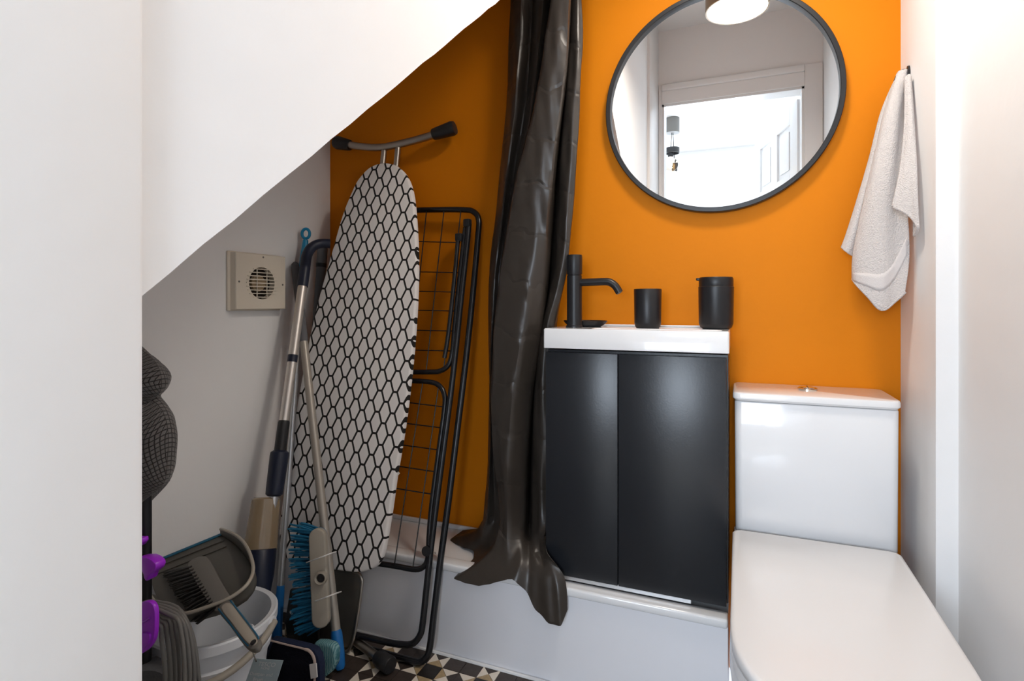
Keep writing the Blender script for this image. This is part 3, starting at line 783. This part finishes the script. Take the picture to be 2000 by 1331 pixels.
for a, b in ((P(684, 284, 1.503), P(655, 278, 1.507)), (P(846, 263, 1.505), P(890, 249, 1.510))):
    d = (b - a).normalized(); L_ = (b - a).length
    make('foot_cap', bm_lathe([(0, 0), (.0165, 0), (.018, .004), (.0225, L_ - .012), (.020, L_ - .003), (0, L_)], a, 24, d), 'blackplastic', ib, True)
for a, b in ((P(751, 288, 1.500), P(738, 420, 1.490)), (P(778, 284, 1.500), P(765, 420, 1.490))):
    make('leg_strut', bm_tube([a, b, b + (bB - bT) * .35], .0095, 12), 'steel', ib, True)
rest_o = [(600, 1095), (690, 1117), (701, 1122), (707, 1134), (706, 1150), (700, 1195), (692, 1240), (683, 1268), (674, 1274), (640, 1268), (590, 1255)]
rp = [on_board(px, min(py, 1266), -.026) for px, py in rest_o]
rs_ = make('iron_rest', bm_prism(rp, -bn * .004, .0015), 'ironrest', ib, True)
make('rest_rim', bm_tube(catmull([on_board(px, py, -.024) for px, py in rest_o[1:9]], 4), .0045, 10), 'steel', rs_, True)
f0, f1 = P(672, 1236, 1.262), PZ(742, 1288, .022)
make('lower_leg', bm_tube([f0, f1], .0115, 14), 'steel', ib, True)
f2 = PZ(764, 1302, .022); d = (f2 - f1).normalized()
make('foot_cap', bm_lathe([(0, -.012), (.016, -.012), (.0205, .0), (.0215, .040), (.019, .044), (0, .045)], f1, 24, d), 'blackplastic', ib, True)
make('care_label', bm_prism([on_board(769, 914, -.012), on_board(781, 925, -.012), on_board(766, 942, -.012)], -bn * .001), 'paper', ib)

# ================================================================== FOLDED CLOTHES AIRER behind it
aB, aT = Vector((-.7, 1.246, 0.0)), Vector((-.7, 1.519, 1.238))
an = Vector((0, -(aT.z - aB.z), aT.y - aB.y)).normalized()
def on_air(px, py, off=0.0): return PPL(px, py, aB + an * off, an)
air = thing('clothes_airer', 'folded black wire clothes airer leaning behind the ironing board', 'clothes airer', (-.8, 1.3, 0))
def rail_(name, pts, off, r=.0085, n=4): return make(name, bm_tube([Vector((q.x, q.y, max(q.z, r + .0005))) for q in catmull([on_air(a, b, off) for a, b in pts], n)], r, 12), 'blackwire', air, True)
rail_('outer_frame', [(702, 900), (712, 650), (718, 470), (724, 432), (742, 415), (780, 412), (850, 410), (905, 410), (925, 414), (935, 430), (933, 470), (921, 600), (908, 720), (892, 850), (876, 980), (861, 1090), (848, 1195), (840, 1262), (832, 1285), (812, 1296), (770, 1289), (720, 1277), (662, 1264)], .002, .0090)
rail_('inner_leg_frame', [(700, 560), (702, 700), (690, 800)], -.010)
rail_('inner_leg_frame', [(916, 438), (912, 480), (899, 600), (884, 740), (866, 880), (849, 1010), (835, 1130), (826, 1215), (820, 1242), (803, 1259), (772, 1258), (730, 1249), (690, 1240)], .016)
w1 = rail_('upper_wing', [(690, 728), (760, 727), (835, 727), (860, 725), (877, 712), (884, 685), (888, 640), (896, 560), (906, 470), (909, 445)], .012, .0075)
w2 = rail_('lower_wing', [(680, 740), (760, 743), (835, 746), (858, 754), (868, 772), (868, 800), (856, 890), (843, 990), (838, 1050), (836, 1088), (829, 1106), (812, 1113), (770, 1106), (690, 1094)], .014, .0075)
rail_('wing_rail', [(895, 462), (888, 540), (876, 650), (868, 700)], .020, .0065)
for (a, b) in ((913, 436), (897, 464)):
    p = on_air(a, b, .018)
    make('end_cap', bm_box(p.x - .011, p.x + .011, p.y - .010, p.y + .010, p.z - .012, p.z + .012, .004), 'blackplastic', air, True)
p = on_air(836, 1076, .016); make('pivot', bm_lathe([(0, 0), (.013, 0), (.013, .012), (0, .013)], p, 16, an), 'blackplastic', air, True)
p = on_air(850, 1080, .011); make('rivet', bm_lathe([(0, 0), (.003, 0), (.002, .002), (0, .0025)], p, 10, an), 'alu', air, True)
def wire(a, b, off, par): make('wire', bm_tube([on_air(*a, off), on_air(*b, off)], .0017, 6), 'blackwire', par, True)
for py in (473, 532, 570, 607, 646, 685): wire((716, py - 3), (899 - (py - 473) * .08, py + 1), .009, w1)
for x0, x1 in ((833, 800), (867, 832), (900, 866)): wire((x0, 413), (x1, 728), .009, w1)
for a, b in ((786, 795), (826, 836), (869, 879), (910, 922), (953, 966)): wire((690, a - 12), (866 - (a - 786) * .13, b), .012, w2)
for a, b in (((826, 745), (770, 1106)), ((857, 752), (806, 1113))): wire(a, b, .012, w2)

# ================================================================== BROOM (head tied to its pole, upside down)
pb, pt = PZ(665, 1308, .006), P(576, 513, 1.366)
br = thing('broom', 'broom with blue bristles and a taupe head cable-tied to its pole', 'broom', pb)
pd = (pt - pb).normalized(); PLn = (pt - pb).length
def onp(t): return lerp(pb, pt, t)
make('pole', bm_tube([onp(.06), onp(.775)], .0118, 16), 'polegrey', br, True)
make('pole_sleeve', bm_tube([onp(.770), onp(.78), onp(.985), onp(.995), onp(1.0)], [.0120, .0128, .0128, .011, .006], 16), 'foam', br, True)
hg = make('hanging_grip', bm_tube([onp(0), onp(.006), onp(.03), onp(.070), onp(.078), onp(.080)], [.009, .0128, .0150, .0148, .0130, .0122], 18), 'blue', br, True)
side = Vector((0.35, -.94, 0)).normalized()
make('grip_hole', bm_lathe([(0, 0), (.0055, 0), (.0055, .003), (0, .0035)], onp(.022) + side * .0125, 16, side, .8, 1.7), 'navy', hg, True)
h0, h1 = P(621, 1032, 1.162), P(629, 1226, 1.125)
hd = (h1 - h0).normalized(); hw = Vector((.925, .38, 0)); hw = (hw - hd * hw.dot(hd)).normalized(); hn = hd.cross(hw).normalized()
if hn.y > 0: hn = -hn
HL = (h1 - h0).length; hwid = .0225
o_ = []
for k in range(25):
    a = PI * k / 24; o_.append(h0 + hd * (hwid - hwid * math.sin(a)) + hw * (hwid * math.cos(a)))
for k in range(25):
    a = PI * k / 24; o_.append(h1 - hd * (hwid - hwid * math.sin(a)) - hw * (hwid * math.cos(a)))
head = make('broom_head', bm_prism([q + hn * .012 for q in o_], -hn * .022, .005, 3), 'taupe', br, True)
make('blue_edging', bm_prism([q - hn * .010 - hw * .003 for q in o_], -hn * .006, .001), 'bristle_blue', head, True)
sk = lerp(h0, h1, .5) + hw * .008 + hn * .012
make('pole_socket', bm_lathe([(0, 0), (.0165, 0), (.0155, .012), (.0135, .013), (.0115, .012), (.0105, .004), (0, .004)], sk, 24, hn), 'taupe', head, True)
make('socket_bore', bm_lathe([(0, .0045), (.0102, .0045), (.0102, .0055), (0, .006)], sk, 20, hn), 'blackplastic', head, True)
bm = bmesh.new()
for i in range(24):
    for j in range(4):
        t = (i + random.uniform(.2, .8)) / 24
        a = h0 + hd * (HL * t) - hw * (.016 - j * .008) - hn * .012
        fan_ = (t - .5) * .55
        dr = (-hw * (.92 + random.uniform(-.06, .06)) - hn * (.10 + j * .12) + hd * (fan_ + random.uniform(-.06, .06))).normalized()
        ln = .066 + random.uniform(-.005, .007)
        for q in range(3):
            d2 = (dr + Vector((random.uniform(-.09, .09), random.uniform(-.09, .09), random.uniform(-.09, .09)))).normalized()
            bm_tube([a, a + d2 * ln * .6, a + d2 * ln + Vector((0, 0, -.002))], [.0022, .0024, .0016], 5, False, True, bm)
bmesh.ops.recalc_face_normals(bm, faces=bm.faces)
o = make('bristles', bm, 'bristle_blue', br, True); o['kind'] = 'stuff'
for y0, dx in ((1099, 0), (1177, 10)):
    ring = [P(600 + dx, y0, 1.130), P(622 + dx, y0 - 8, 1.112), P(640 + dx, y0 - 15, 1.124), P(654 + dx, y0 - 20, 1.160), P(655 + dx, y0 - 20, 1.195), P(640 + dx, y0 - 14, 1.215), P(604 + dx, y0 - 2, 1.185)]
    make('cable_tie', bm_tube(catmull(ring, 4, True), .0017, 6, True), 'whiteplastic', br, True)

# ================================================================== SPRAY MOP
st, sb_ = P(592, 550, 1.330), P(494, 1270, 1.055)
sm = thing('spray_mop', 'spray mop with a pale metal pole, navy crook handle and brown bottle', 'mop', (sb_.x, sb_.y, 0))
def ons(py): return lerp(st, sb_, 0) + (sb_ - st) * ((py - 550) / 720 * 1.0)
def at_s(px, py, y): return P(px, py, y)
def sline(py):
    # point of the pole that shows at height py
    px = 592 + (494 - 592) * (py - 550) / 720
    d = ray(px, py); e = sb_ - st
    # closest point on the pole line to the viewing ray
    n_ = d.cross(Vector((1, 0, 0))); return st + e * ((EYE - st).dot(n_) / e.dot(n_))
make('pole', bm_tube([sline(546), sline(828)], .0138, 18), 'alu', sm, True)
make('pole_band', bm_tube([sline(694), sline(708)], .0146, 18), 'navy', sm, True)
hd_ = [sline(560), sline(545), sline(520)] + [P(600, 497, 1.335), P(611, 482, 1.345), P(626, 476, 1.365), P(645, 476, 1.385)]
make('crook_handle', bm_tube(catmull(hd_, 5), [.0165] * 10 + [.0158] * 10 + [.0145] * 11, 16), 'navy', sm, True)
make('lower_pole', bm_tube([sline(822), sline(826), sline(832), sline(885)], [.0145, .016, .0162, .0162], 18), 'blackplastic', sm, True)
g = sline(925); gd = (sb_ - st).normalized()
gr_ = make('pole_grip', bm_tube([sline(880), sline(884), sline(890), sline(955), sline(966), sline(970)], [.017, .0245, .0255, .0235, .0225, .016], 20), 'navy', sm, True)
make('ribbed_patch', bm_join(*[bm_tube([sline(912 + i * 5) + Vector((-.016 + .008 * j, -.0190 + abs(j - 1) * .003, 0)), sline(914 + i * 5) + Vector((-.010 + .008 * j, -.0195 + abs(j - 1) * .003, 0))], .0013, 5) for i in range(9) for j in range(3)]), 'greyrubber', gr_, True)
b0, b1, b2 = P(520, 972, 1.150), P(508, 1075, 1.112), P(505, 1180, 1.075)
bd = (b1 - b0).normalized(); BL = (b1 - b0).length
make('bottle', bm_lathe([(0, 0), (.030, 0), (.036, .004), (.037, .012), (.043, BL), (0, BL)], b0, 32, bd, 1.0, .72), 'bottle', sm, True)
make('bottle_holder', bm_tube([b1 - bd * .004, b1 + bd * .002, lerp(b1, b2, .5), b2], [.040, .0415, .036, .024], 24), 'navy', sm, True)
make('lower_stem', bm_tube([sline(966), sline(1075), sb_ + Vector((0, 0, .02))], .0125, 14), 'alu_cool', sm, True)
make('mop_head', bm_box(sb_.x - .13, sb_.x + .10, sb_.y + .020, sb_.y + .085, .004, .026, .006), 'blackplastic', sm, True)

# ================================================================== THIN POLE with blue ends
ct, cb = P(598, 452, 1.400), P(541, 1246, 1.195)
tp = thing('telescopic_pole', 'thin silver telescopic pole with bright blue ends beside the spray mop', 'pole', (cb.x, cb.y, cb.z))
def onc(t): return lerp(cb, ct, t)
make('lower_tube', bm_tube([onc(.11), onc(.46)], .0098, 14), 'alu_cool', tp, True)
make('upper_tube', bm_tube([onc(.455), onc(.62)], .0084, 14), 'alu_cool', tp, True)
make('top_tube', bm_tube([onc(.615), onc(.91)], .0070, 14), 'alu_cool', tp, True)
make('blue_end', bm_tube([onc(0), onc(.005), onc(.02), onc(.10), onc(.115)], [.012, .0145, .0120, .0115, .0105], 16), 'blue', tp, True)
make('blue_handle', bm_tube([onc(.86), onc(.88), onc(.93), onc(.975)], [.010, .0155, .0130, .0085], 16), 'tealblue', tp, True)
lc = onc(.988) + Vector((.0, 0, .006))
make('hanging_loop', bm_tube([lc + Vector((.0120 * math.cos(a), .004 * math.cos(a), .0155 * math.sin(a))) for a in [2 * PI * k / 24 for k in range(24)]], .0048, 10, True), 'tealblue', tp, True)

# thick grey tube in the corner behind the board
d0, d1 = P(630, 486, 1.462), P(592, 1010, 1.385)
gt = thing('grey_tube', 'thick dark grey foam-covered tube tucked behind the hexagon board', 'tube', d1)
make('tube_sleeve', bm_tube([d1, lerp(d1, d0, .93)], .0155, 16), 'foam', gt, True)
make('tube_end', bm_tube([lerp(d1, d0, .94), d0, d0 + (d0 - d1) * .02], [.0165, .0165, .012], 16), 'foam', gt, True)
make('tube_collar', bm_tube([lerp(d1, d0, .928), lerp(d1, d0, .943)], .0172, 16), 'blackplastic', gt, True)

# flat black mop head standing behind the broom
mh = thing('flat_mop_head', 'black flat mop plate standing behind the blue broom bristles', 'mop head', P(590, 1230, 1.215))
mo = [PF(px, py, 1.198) for px, py in ((566, 1152), (612, 1150), (620, 1215), (622, 1268), (600, 1276), (560, 1268), (556, 1215))]
make('plate', bm_prism(mo, Vector((0, .010, 0)), .003), 'blackplastic', mh, True)
make('stud', bm_lathe([(0, 0), (.0055, 0), (.0055, .003), (.003, .005), (0, .005)], P(570, 1196, 1.198), 16, Vector((0, -1, 0))), 'pailgrey', mh, True)

# ================================================================== MOP PAD and patterned pack on the floor
pp = [(528, 1249), (560, 1256), (598, 1265), (613, 1271), (621, 1284), (625, 1305), (625, 1348), (508, 1352), (512, 1290)]
pad = thing('mop_pad', 'dark navy fleece mop pad with beige piping propped on the tiles', 'mop pad', P(570, 1348, 1.045))
inset = [(530, 1257), (560, 1263), (594, 1271), (606, 1277), (612, 1288), (614, 1305), (614, 1345), (515, 1348), (519, 1292)]
make('binding', bm_prism([PF(a, b, 1.045) for a, b in pp], Vector((0, .020, 0)), .004), 'padblue', pad, True)
make('fleece', bm_prism([PF(a, b, 1.038, .004) for a, b in inset], Vector((0, .012, 0)), .005), 'padnavy', pad, True)
make('piping', bm_tube(catmull([P(a, b, 1.040) for a, b in ((525, 1251), (560, 1260), (593, 1268), (605, 1273), (613, 1286), (615, 1305), (614, 1340))], 4), [.0022] * 9 + [.0034] * 10 + [.0026] * 6, 8), 'padtrim', pad, True)
make('sewn_label', bm_prism([P(a, b, 1.036) for a, b in ((604, 1299), (617, 1297), (619, 1324), (607, 1327))], Vector((0, .003, 0))), 'paper', pad)
tq = [PF(a, b, 1.104) for a, b in ((612, 1256), (630, 1257), (648, 1262), (654, 1275), (653, 1300), (645, 1316), (628, 1330), (606, 1330), (602, 1290))]
tk = make('patterned_pack', bm_prism(tq, Vector((0, .026, 0)), .009, 3), 'tealpack', None, True)
tag(tk, 'small glossy teal patterned packet between the mop pad and broom pole', 'packet')

# ================================================================== BUCKET
bc = P(419, 1201, .930); BR = .133; bz = bc.z
bk = thing('bucket', 'pale grey plastic bucket with a taupe bail handle', 'bucket', (bc.x, bc.y, 0))
Rb = .100
def rb_(z): return lerp(Rb, BR - .008, z / bz)
make('bucket_wall', bm_lathe([(0, .002), (Rb, .002), (rb_(bz * .62), bz * .62), (rb_(bz * .62) + .006, bz * .64), (rb_(bz * .7) + .006, bz * .7), (rb_(bz * .72), bz * .72), (rb_(bz * .90), bz * .90), (BR - .001, bz * .91), (BR, bz - .003), (BR - .003, bz), (BR - .011, bz - .001), (rb_(bz * .88) - .005, bz * .88), (Rb - .004, .008), (0, .008)], (bc.x, bc.y, 0), 56), 'pailgrey', bk, True)
make('rim_band', bm_lathe([(BR - .0005, bz - .022), (BR + .003, bz - .021), (BR + .0035, bz - .002), (BR, bz + .001), (BR - .004, bz)], (bc.x, bc.y, 0), 56), 'pailgrey', bk, True)
hp_ = []
vx = Vector((.94, .34, 0)); vy = Vector((.34, -.94, 0))
for k in range(25):
    a = PI * k / 24; hp_.append(Vector((bc.x, bc.y, bz - .012)) + vx * ((BR + .010) * math.cos(a)) + vy * ((BR + .016) * math.sin(a)) + Vector((0, 0, -.065 * math.sin(a))))
make('bail_handle', bm_tube(hp_, .0080, 10), 'taupe', bk, True)
for s in (-1, 1):
    make('handle_lug', bm_lathe([(0, 0), (.016, 0), (.014, .010), (0, .012)], Vector((bc.x, bc.y, bz - .016)) + vx * s * (BR - .002), 16, vx * s), 'pailgrey', bk, True)
sp_ = Vector((bc.x, bc.y, bz)) + (vx * .80 + vy * .45) * (BR - .004)
make('pouring_lip', bm_lathe([(0, -.034), (.010, -.034), (.020, -.012), (.024, .004), (.020, .006), (.014, -.008), (0, -.012)], sp_, 20, None, .8, .8), 'pailgrey', bk, True)

# ================================================================== DUSTPAN AND BRUSH on the bucket
pa, pb2, pc2 = P(303, 1097, .925), P(432, 1045, 1.010), P(372, 1215, .815)
pn = (pb2 - pa).cross(pc2 - pa).normalized()
if pn.y > 0: pn = -pn
def onpan(px, py, off=0.0): return PPL(px, py, pa + pn * off, pn)
dp = thing('dustpan', 'dark grey dustpan with a blue rubber lip resting on the bucket', 'dustpan', pc2)
po = [(303, 1097), (432, 1045), (462, 1066), (487, 1096), (500, 1128), (497, 1152), (482, 1172), (455, 1190), (420, 1203), (372, 1215), (338, 1200), (305, 1165), (292, 1130)]
pan_ = make('pan_floor', bm_prism([onpan(*q) for q in po], -pn * .003, .001), 'pandark', dp, True)
wall = catmull([onpan(*q) for q in po[1:12]], 5)
N_ = len(wall); rowsw = []
for k in range(6):
    t = k / 5
    rowsw.append([wp + pn * (.036 * t * min(1.0, .25 + 4 * min(i, N_ - 1 - i) / N_)) + (wp - onpan(400, 1130)).normalized() * (.010 * t * t) for i, wp in enumerate(wall)])
make('side_wall', bm_sheet(rowsw, .0025), 'pandark', dp, 'all')
make('wall_rim', bm_tube(rowsw[-1], .0038, 8), 'taupe', dp, True)
make('rubber_lip', bm_tube([onpan(309, 1095, .001), onpan(433, 1044, .001)], .0048, 8, flat=(pn, .6)), 'bluetrim', dp, True)
for k in range(2):
    make('floor_ridge', bm_tube([onpan(306, 1108 + 14 * k, .001), onpan(438 + 4 * k, 1056 + 12 * k, .001)], .0018, 6), 'pandark', dp, True)

OFF = .030
bs = thing('hand_brush', 'dark grey hand brush with black bristles and a blue-edged handle lying in the dustpan', 'brush', onpan(430, 1190, OFF))
ho = [(366, 1103), (374, 1093), (394, 1086), (408, 1092), (432, 1136), (451, 1168), (453, 1180), (428, 1194), (418, 1192), (396, 1160), (374, 1122)]
make('brush_block', bm_prism(catmull([onpan(a, b, OFF) for a, b in ho], 3, True), -pn * .012, .003, 2), 'darkgrey', bs, True)
hdl = [(424, 1188), (448, 1172), (470, 1198), (500, 1236), (508, 1252), (502, 1266), (488, 1268), (472, 1254), (446, 1218)]
hb_ = make('brush_handle', bm_prism(catmull([onpan(a, b, OFF + .006) for a, b in hdl], 3, True), -pn * .014, .004, 2), 'darkgrey', bs, True)
hin = [(432, 1188), (448, 1178), (468, 1202), (496, 1240), (502, 1253), (492, 1261), (478, 1250), (452, 1216)]
make('textured_pad', bm_prism(catmull([onpan(a, b, OFF + .0085) for a, b in hin], 3, True), -pn * .004, .001), 'taupe', hb_, True)
for ln in (((427, 1190), (449, 1218), (474, 1250), (486, 1263)), ((450, 1174), (472, 1202), (500, 1239), (505, 1250))):
    make('blue_edge', bm_tube(catmull([onpan(a, b, OFF + .0045) for a, b in ln], 4), .0018, 6), 'bluetrim', hb_, True)
make('hang_hole', bm_lathe([(0, 0), (.0055, 0), (.0055, .0015), (0, .002)], onpan(495, 1256, OFF + .0078), 16, pn), 'blackplastic', hb_, True)
bm = bmesh.new()
for i in range(15):
    t = i / 14
    ax_, ay_ = lerp(370, 418, t), lerp(1108, 1188, t)
    ex_, ey_ = lerp(318, 382, t), lerp(1122, 1216, t)
    for j in range(7):
        jx_, jy_ = random.uniform(-4, 4), random.uniform(-4, 4)
        a = onpan(ax_ + 4, ay_, OFF - .012 + j * .002); b = onpan(ex_ + jx_, ey_ + jy_, .006 + random.uniform(0, .008))
        bm_tube([a, lerp(a, b, .6), b], [.0030, .0028, .0012], 5, False, True, bm)
bmesh.ops.recalc_face_normals(bm, faces=bm.faces)
o = make('bristles', bm, 'bristle_dark', bs, True); o['kind'] = 'stuff'

# swing tag
TY = .800
tg = thing('swing_tag', 'grey-blue printed swing tag hanging from the hand brush', 'tag', P(515, 1340, TY))
tc_ = [P(a, b, TY) for a, b in ((496, 1287), (553, 1291), (534, 1352), (474, 1348))]
make('card', bm_prism(tc_, Vector((0, .0008, 0))), 'tagcard', tg)
make('string', bm_tube(catmull([onpan(494, 1258, OFF + .009), P(493, 1272, TY - .002), P(500, 1291, TY - .001)], 5), .0010, 6), 'darkgrey', tg, True)
make('eyelet', bm_lathe([(0, 0), (.0020, 0), (0, .0006)], P(500, 1292, TY), 12, Vector((0, -1, 0))), 'blackplastic', tg)
cu_ = (tc_[1] - tc_[0]).normalized(); cv_ = (tc_[3] - tc_[0]).normalized()
def text(body, px, py, size, par, m='tagink'):
    c = bpy.data.curves.new('lettering', 'FONT'); c.body = body; c.size = size; c.align_x = 'CENTER'; c.align_y = 'CENTER'; c.extrude = .00015
    o = bpy.data.objects.new('lettering', c); COL.objects.link(o)
    dg = bpy.context.evaluated_depsgraph_get(); me = bpy.data.meshes.new_from_object(o.evaluated_get(dg))
    bpy.data.objects.remove(o); bpy.data.curves.remove(c)
    p = P(px, py, TY - .0004)
    bm = bmesh.new(); bm.from_mesh(me); bpy.data.meshes.remove(me)
    for v in bm.verts:
        x, y, z = v.co; v.co = p + cu_ * x - cv_ * y * .95 + Vector((0, -1, 0)) * z
    make('lettering', bm, m, par)
text('TESCO', 521, 1299, .0145, tg); text('HOME', 518, 1306.5, .0080, tg); text('Dustpan and', 510, 1318, .0115, tg); text('Brush', 504, 1328, .0115, tg)

# ================================================================== UPRIGHT VACUUM beside the wall post, with its cable and the cloth
VYp = .775
vt = P(283, 940, VYp)
vac = thing('upright_vacuum', 'black upright vacuum cleaner with purple clips half hidden behind the white wall end', 'vacuum cleaner', (vt.x, vt.y, 0))
make('handle_tube', bm_tube([(vt.x, vt.y, .06), (vt.x, vt.y, P(283, 800, VYp).z)], .0125, 18), 'blackmetal', vac, True)
make('floor_head', bm_box(vt.x - .12, vt.x + .05, vt.y - .16, vt.y + .03, 0.002, .065, .018, 3), 'darkgrey', vac, True)
q = P(268, 1120, VYp)
make('body', loft([loop(vt.x - .11, vt.x + .016, vt.y - .05, vt.y - .016, z, .012, 4) for z in (P(280, 1186, VYp).z, P(280, 1130, VYp).z)] + [loop(vt.x - .10, vt.x - .005, vt.y - .045, vt.y - .02, P(280, 1112, VYp).z, .010, 4)]), 'darkgrey', vac, True)
make('dust_cup', bm_lathe([(0, 0), (.05, 0), (.055, .01), (.055, .16), (0, .165)], (vt.x - .085, vt.y - .01, .09), 28), 'darkgrey', vac, True)
cp = [P(a, b, VYp - .052) for a, b in ((262, 1093), (285, 1090), (303, 1102), (301, 1116), (291, 1124), (286, 1137), (280, 1130), (276, 1116), (258, 1100))]
make('purple_latch', bm_prism(catmull(cp, 2, True), Vector((0, .022, 0)), .003), 'purple', vac, True)
cp = [P(a, b, VYp - .03) for a, b in ((250, 1052), (277, 1052), (278, 1060), (272, 1068), (264, 1071), (258, 1082), (250, 1082))]
make('purple_button', bm_prism(cp, Vector((0, .014, 0)), .002), 'purple', vac, True)
cp = [P(a, b, VYp - .085) for a, b in ((256, 1196), (272, 1180), (288, 1176), (298, 1183), (302, 1200), (301, 1240), (294, 1262), (280, 1276), (262, 1281), (248, 1262), (246, 1220))]
hk_ = make('cable_hook', bm_prism(catmull(cp, 3, True), Vector((0, .010, 0)), .003), 'purple', vac, True)
cp2 = [P(a, b, VYp - .0885) for a, b in ((255, 1250), (270, 1240), (288, 1238), (292, 1248), (284, 1264), (268, 1272), (254, 1268))]
make('hook_pad', bm_prism(catmull(cp2, 3, True), Vector((0, .006, 0)), .001), 'purple', hk_, True)
make('hook_arrow', bm_tube(catmull([P(a, b, VYp - .087) for a, b in ((262, 1226), (270, 1219), (282, 1215), (292, 1208))], 4), .0016, 6), 'purple', hk_, True)
make('hook_arm', bm_tube([P(278, 1195, VYp - .08), P(278, 1190, VYp - .005)], .009, 12), 'darkgrey', hk_, True)
# cable: nine turns hanging from the hook
cab = thing('power_cable', 'coil of grey power cable hanging from the purple hook of the vacuum', 'cable', P(330, 1331, VYp - .06))
loops = [(384, 1262, 0), (375, 1240, 1), (366, 1232, 2), (356, 1225, 3), (346, 1222, 4), (337, 1224, 5), (328, 1232, 6), (318, 1240, 7)]
for xr, ym, i in loops:
    y_ = VYp - .020 - (i % 4) * .012 - .004 * i * .4
    top = 1176 + i * 4.5
    pts = [P(268, top + 16, y_), P(282, top + 2, y_), P(300, top, y_), P(lerp(300, xr, .55), top + 12, y_), P(lerp(300, xr, .85), lerp(top, ym, .62), y_), P(xr - 2, ym + 12, y_), P(xr + 3, ym + 55, y_), P(xr + 4, 1335, y_), P(xr - 6, 1400, y_), P(xr - 34, 1440, y_), P(270, 1440, y_), P(252, 1380, y_), P(256, 1270, y_)]
    make('cable_turn', bm_tube(catmull(pts, 4, True), .0040, 8, True), 'greyrubber', cab, 'all')
# second dark wheel-like part near the floor
make('rear_wheel', bm_lathe([(0, -.02), (.05, -.02), (.058, -.012), (.058, .012), (.05, .02), (0, .02)], P(296, 1345, .78), 28, Vector((.5, -.86, 0))), 'foam', vac, True)

# cloth thrown over the vacuum handle
prof = [(672, 262, .018), (690, 280, .03), (706, 300, .040), (724, 312, .046), (744, 315, .050), (762, 309, .046), (776, 297, .040), (790, 308, .046), (812, 321, .052), (845, 328, .056), (885, 326, .056), (922, 322, .052), (945, 310, .046), (965, 291, .038), (985, 276, .032), (1012, 268, .026)]
rowsc = []
for k, (py, pr, ry) in enumerate(prof):
    c0 = P(215, py, VYp); c1 = P(pr, py, VYp); cc = (c0 + c1) / 2; rx = (c1 - c0).length / 2
    row = []
    for j in range(37):
        a = 2 * PI * j / 36
        rr = 1 + .05 * math.sin(3 * a + k * .9) + .03 * math.sin(7 * a - k * 1.4)
        ex = abs(math.cos(a)) ** .8 * math.copysign(1, math.cos(a))
        row.append(cc + Vector((rx * ex * (1 if math.cos(a) > .7 else rr), ry * math.sin(a) * rr, .006 * math.sin(4 * a + k))))
    rowsc.append(row)
dense = []
for j in range(37): dense.append(catmull([r[j] for r in rowsc], 3))
rowsd = [[dense[j][i] for j in range(37)] for i in range(len(dense[0]))]
ct_ = make('waffle_cloth', bm_sheet(rowsd, 0, True), 'waffle', None, 'all')
tag(ct_, 'dark grey waffle-weave cloth draped over the vacuum handle', 'cloth')

# ================================================================== LIGHTS THAT CAN BE SEEN (in the mirror)
lp = Vector((-.005, 1.06, 1.945)); LR = .101
lam = thing('ceiling_lamp', 'bronze drum ceiling lamp with a glowing white diffuser, reflected at the mirror top', 'lamp', (lp.x, lp.y, lp.z))
make('lamp_body', bm_lathe([(LR - .006, .004), (LR - .006, 0), (LR, 0), (LR, .11), (0, .11)], lp, 48), 'bronze', lam, True)
make('lamp_stem', bm_lathe([(.012, .11), (.012, ZC - lp.z - .02), (.05, ZC - lp.z - .018), (.05, ZC - lp.z - .001), (0, ZC - lp.z - .001)], lp, 32), 'bronze', lam, True)
make('lamp_diffuser', bm_lathe([(0, .003), (LR - .006, .003)], lp, 48), 'lampdisc', lam)

pz = HZ; pc = Vector((-.478, -1.39, 0))
pen = thing('pendant_lamp', 'black pendant with two bare globe bulbs hanging in the hall, seen in the mirror', 'pendant lamp', (pc.x, pc.y, HZ))
make('ceiling_cup', bm_lathe([(0, 0), (.054, 0), (.054, -.115), (0, -.115)], (pc.x, pc.y, HZ - .001), 32), 'darkgrey', pen, True)
for k, (dx, dy, zb, zh) in enumerate(((-.012, .012, 2.035, 2.10), (.012, -.035, 1.93, 2.0))):
    bxp = (pc.x + dx, pc.y + dy)
    make('flex', bm_tube([(pc.x + dx * .3, pc.y + dy * .3, HZ - .11), (bxp[0], bxp[1], zb + .13)], .0030, 8), 'blackplastic', pen, True)
    make('bulb_holder', bm_lathe([(0, 0), (.018, 0), (.021, .008), (.021, .055), (.017, .062), (0, .062)], (bxp[0], bxp[1], zb + .062), 20), 'blackplastic', pen, True)
    gb = make('globe_bulb', bm_lathe([(0, -.056)] + [(.056 * math.sin(a), -.056 * math.cos(a)) for a in [PI * q / 18 for q in range(1, 16)]] + [(.015, .062)], (bxp[0], bxp[1], zb), 28), 'globe', pen, 'all')
    make('filament', bm_tube([(bxp[0] + .010 * math.cos(a), bxp[1] + .010 * math.sin(a), zb - .022 + .045 * a / (4 * PI)) for a in [4 * PI * q / 30 for q in range(31)]], .0030, 6), 'filament', gb, True)
make('flex_bracket', bm_lathe([(.050, 0), (.053, 0), (.053, .042), (.050, .042), (.050, 0)], (pc.x, pc.y, 2.125), 32), 'blackplastic', pen, True)
sdp = (-.253, -2.15, HZ)
sdt = make('smoke_detector', bm_lathe([(0, -.03), (.035, -.03), (.040, -.024), (.052, -.020), (.055, -.004), (.055, -.0005), (0, -.0005)], sdp, 32), 'whiteplastic', None, True, origin=sdp)
tag(sdt, 'round white smoke detector on the hall ceiling, seen in the mirror', 'smoke detector')
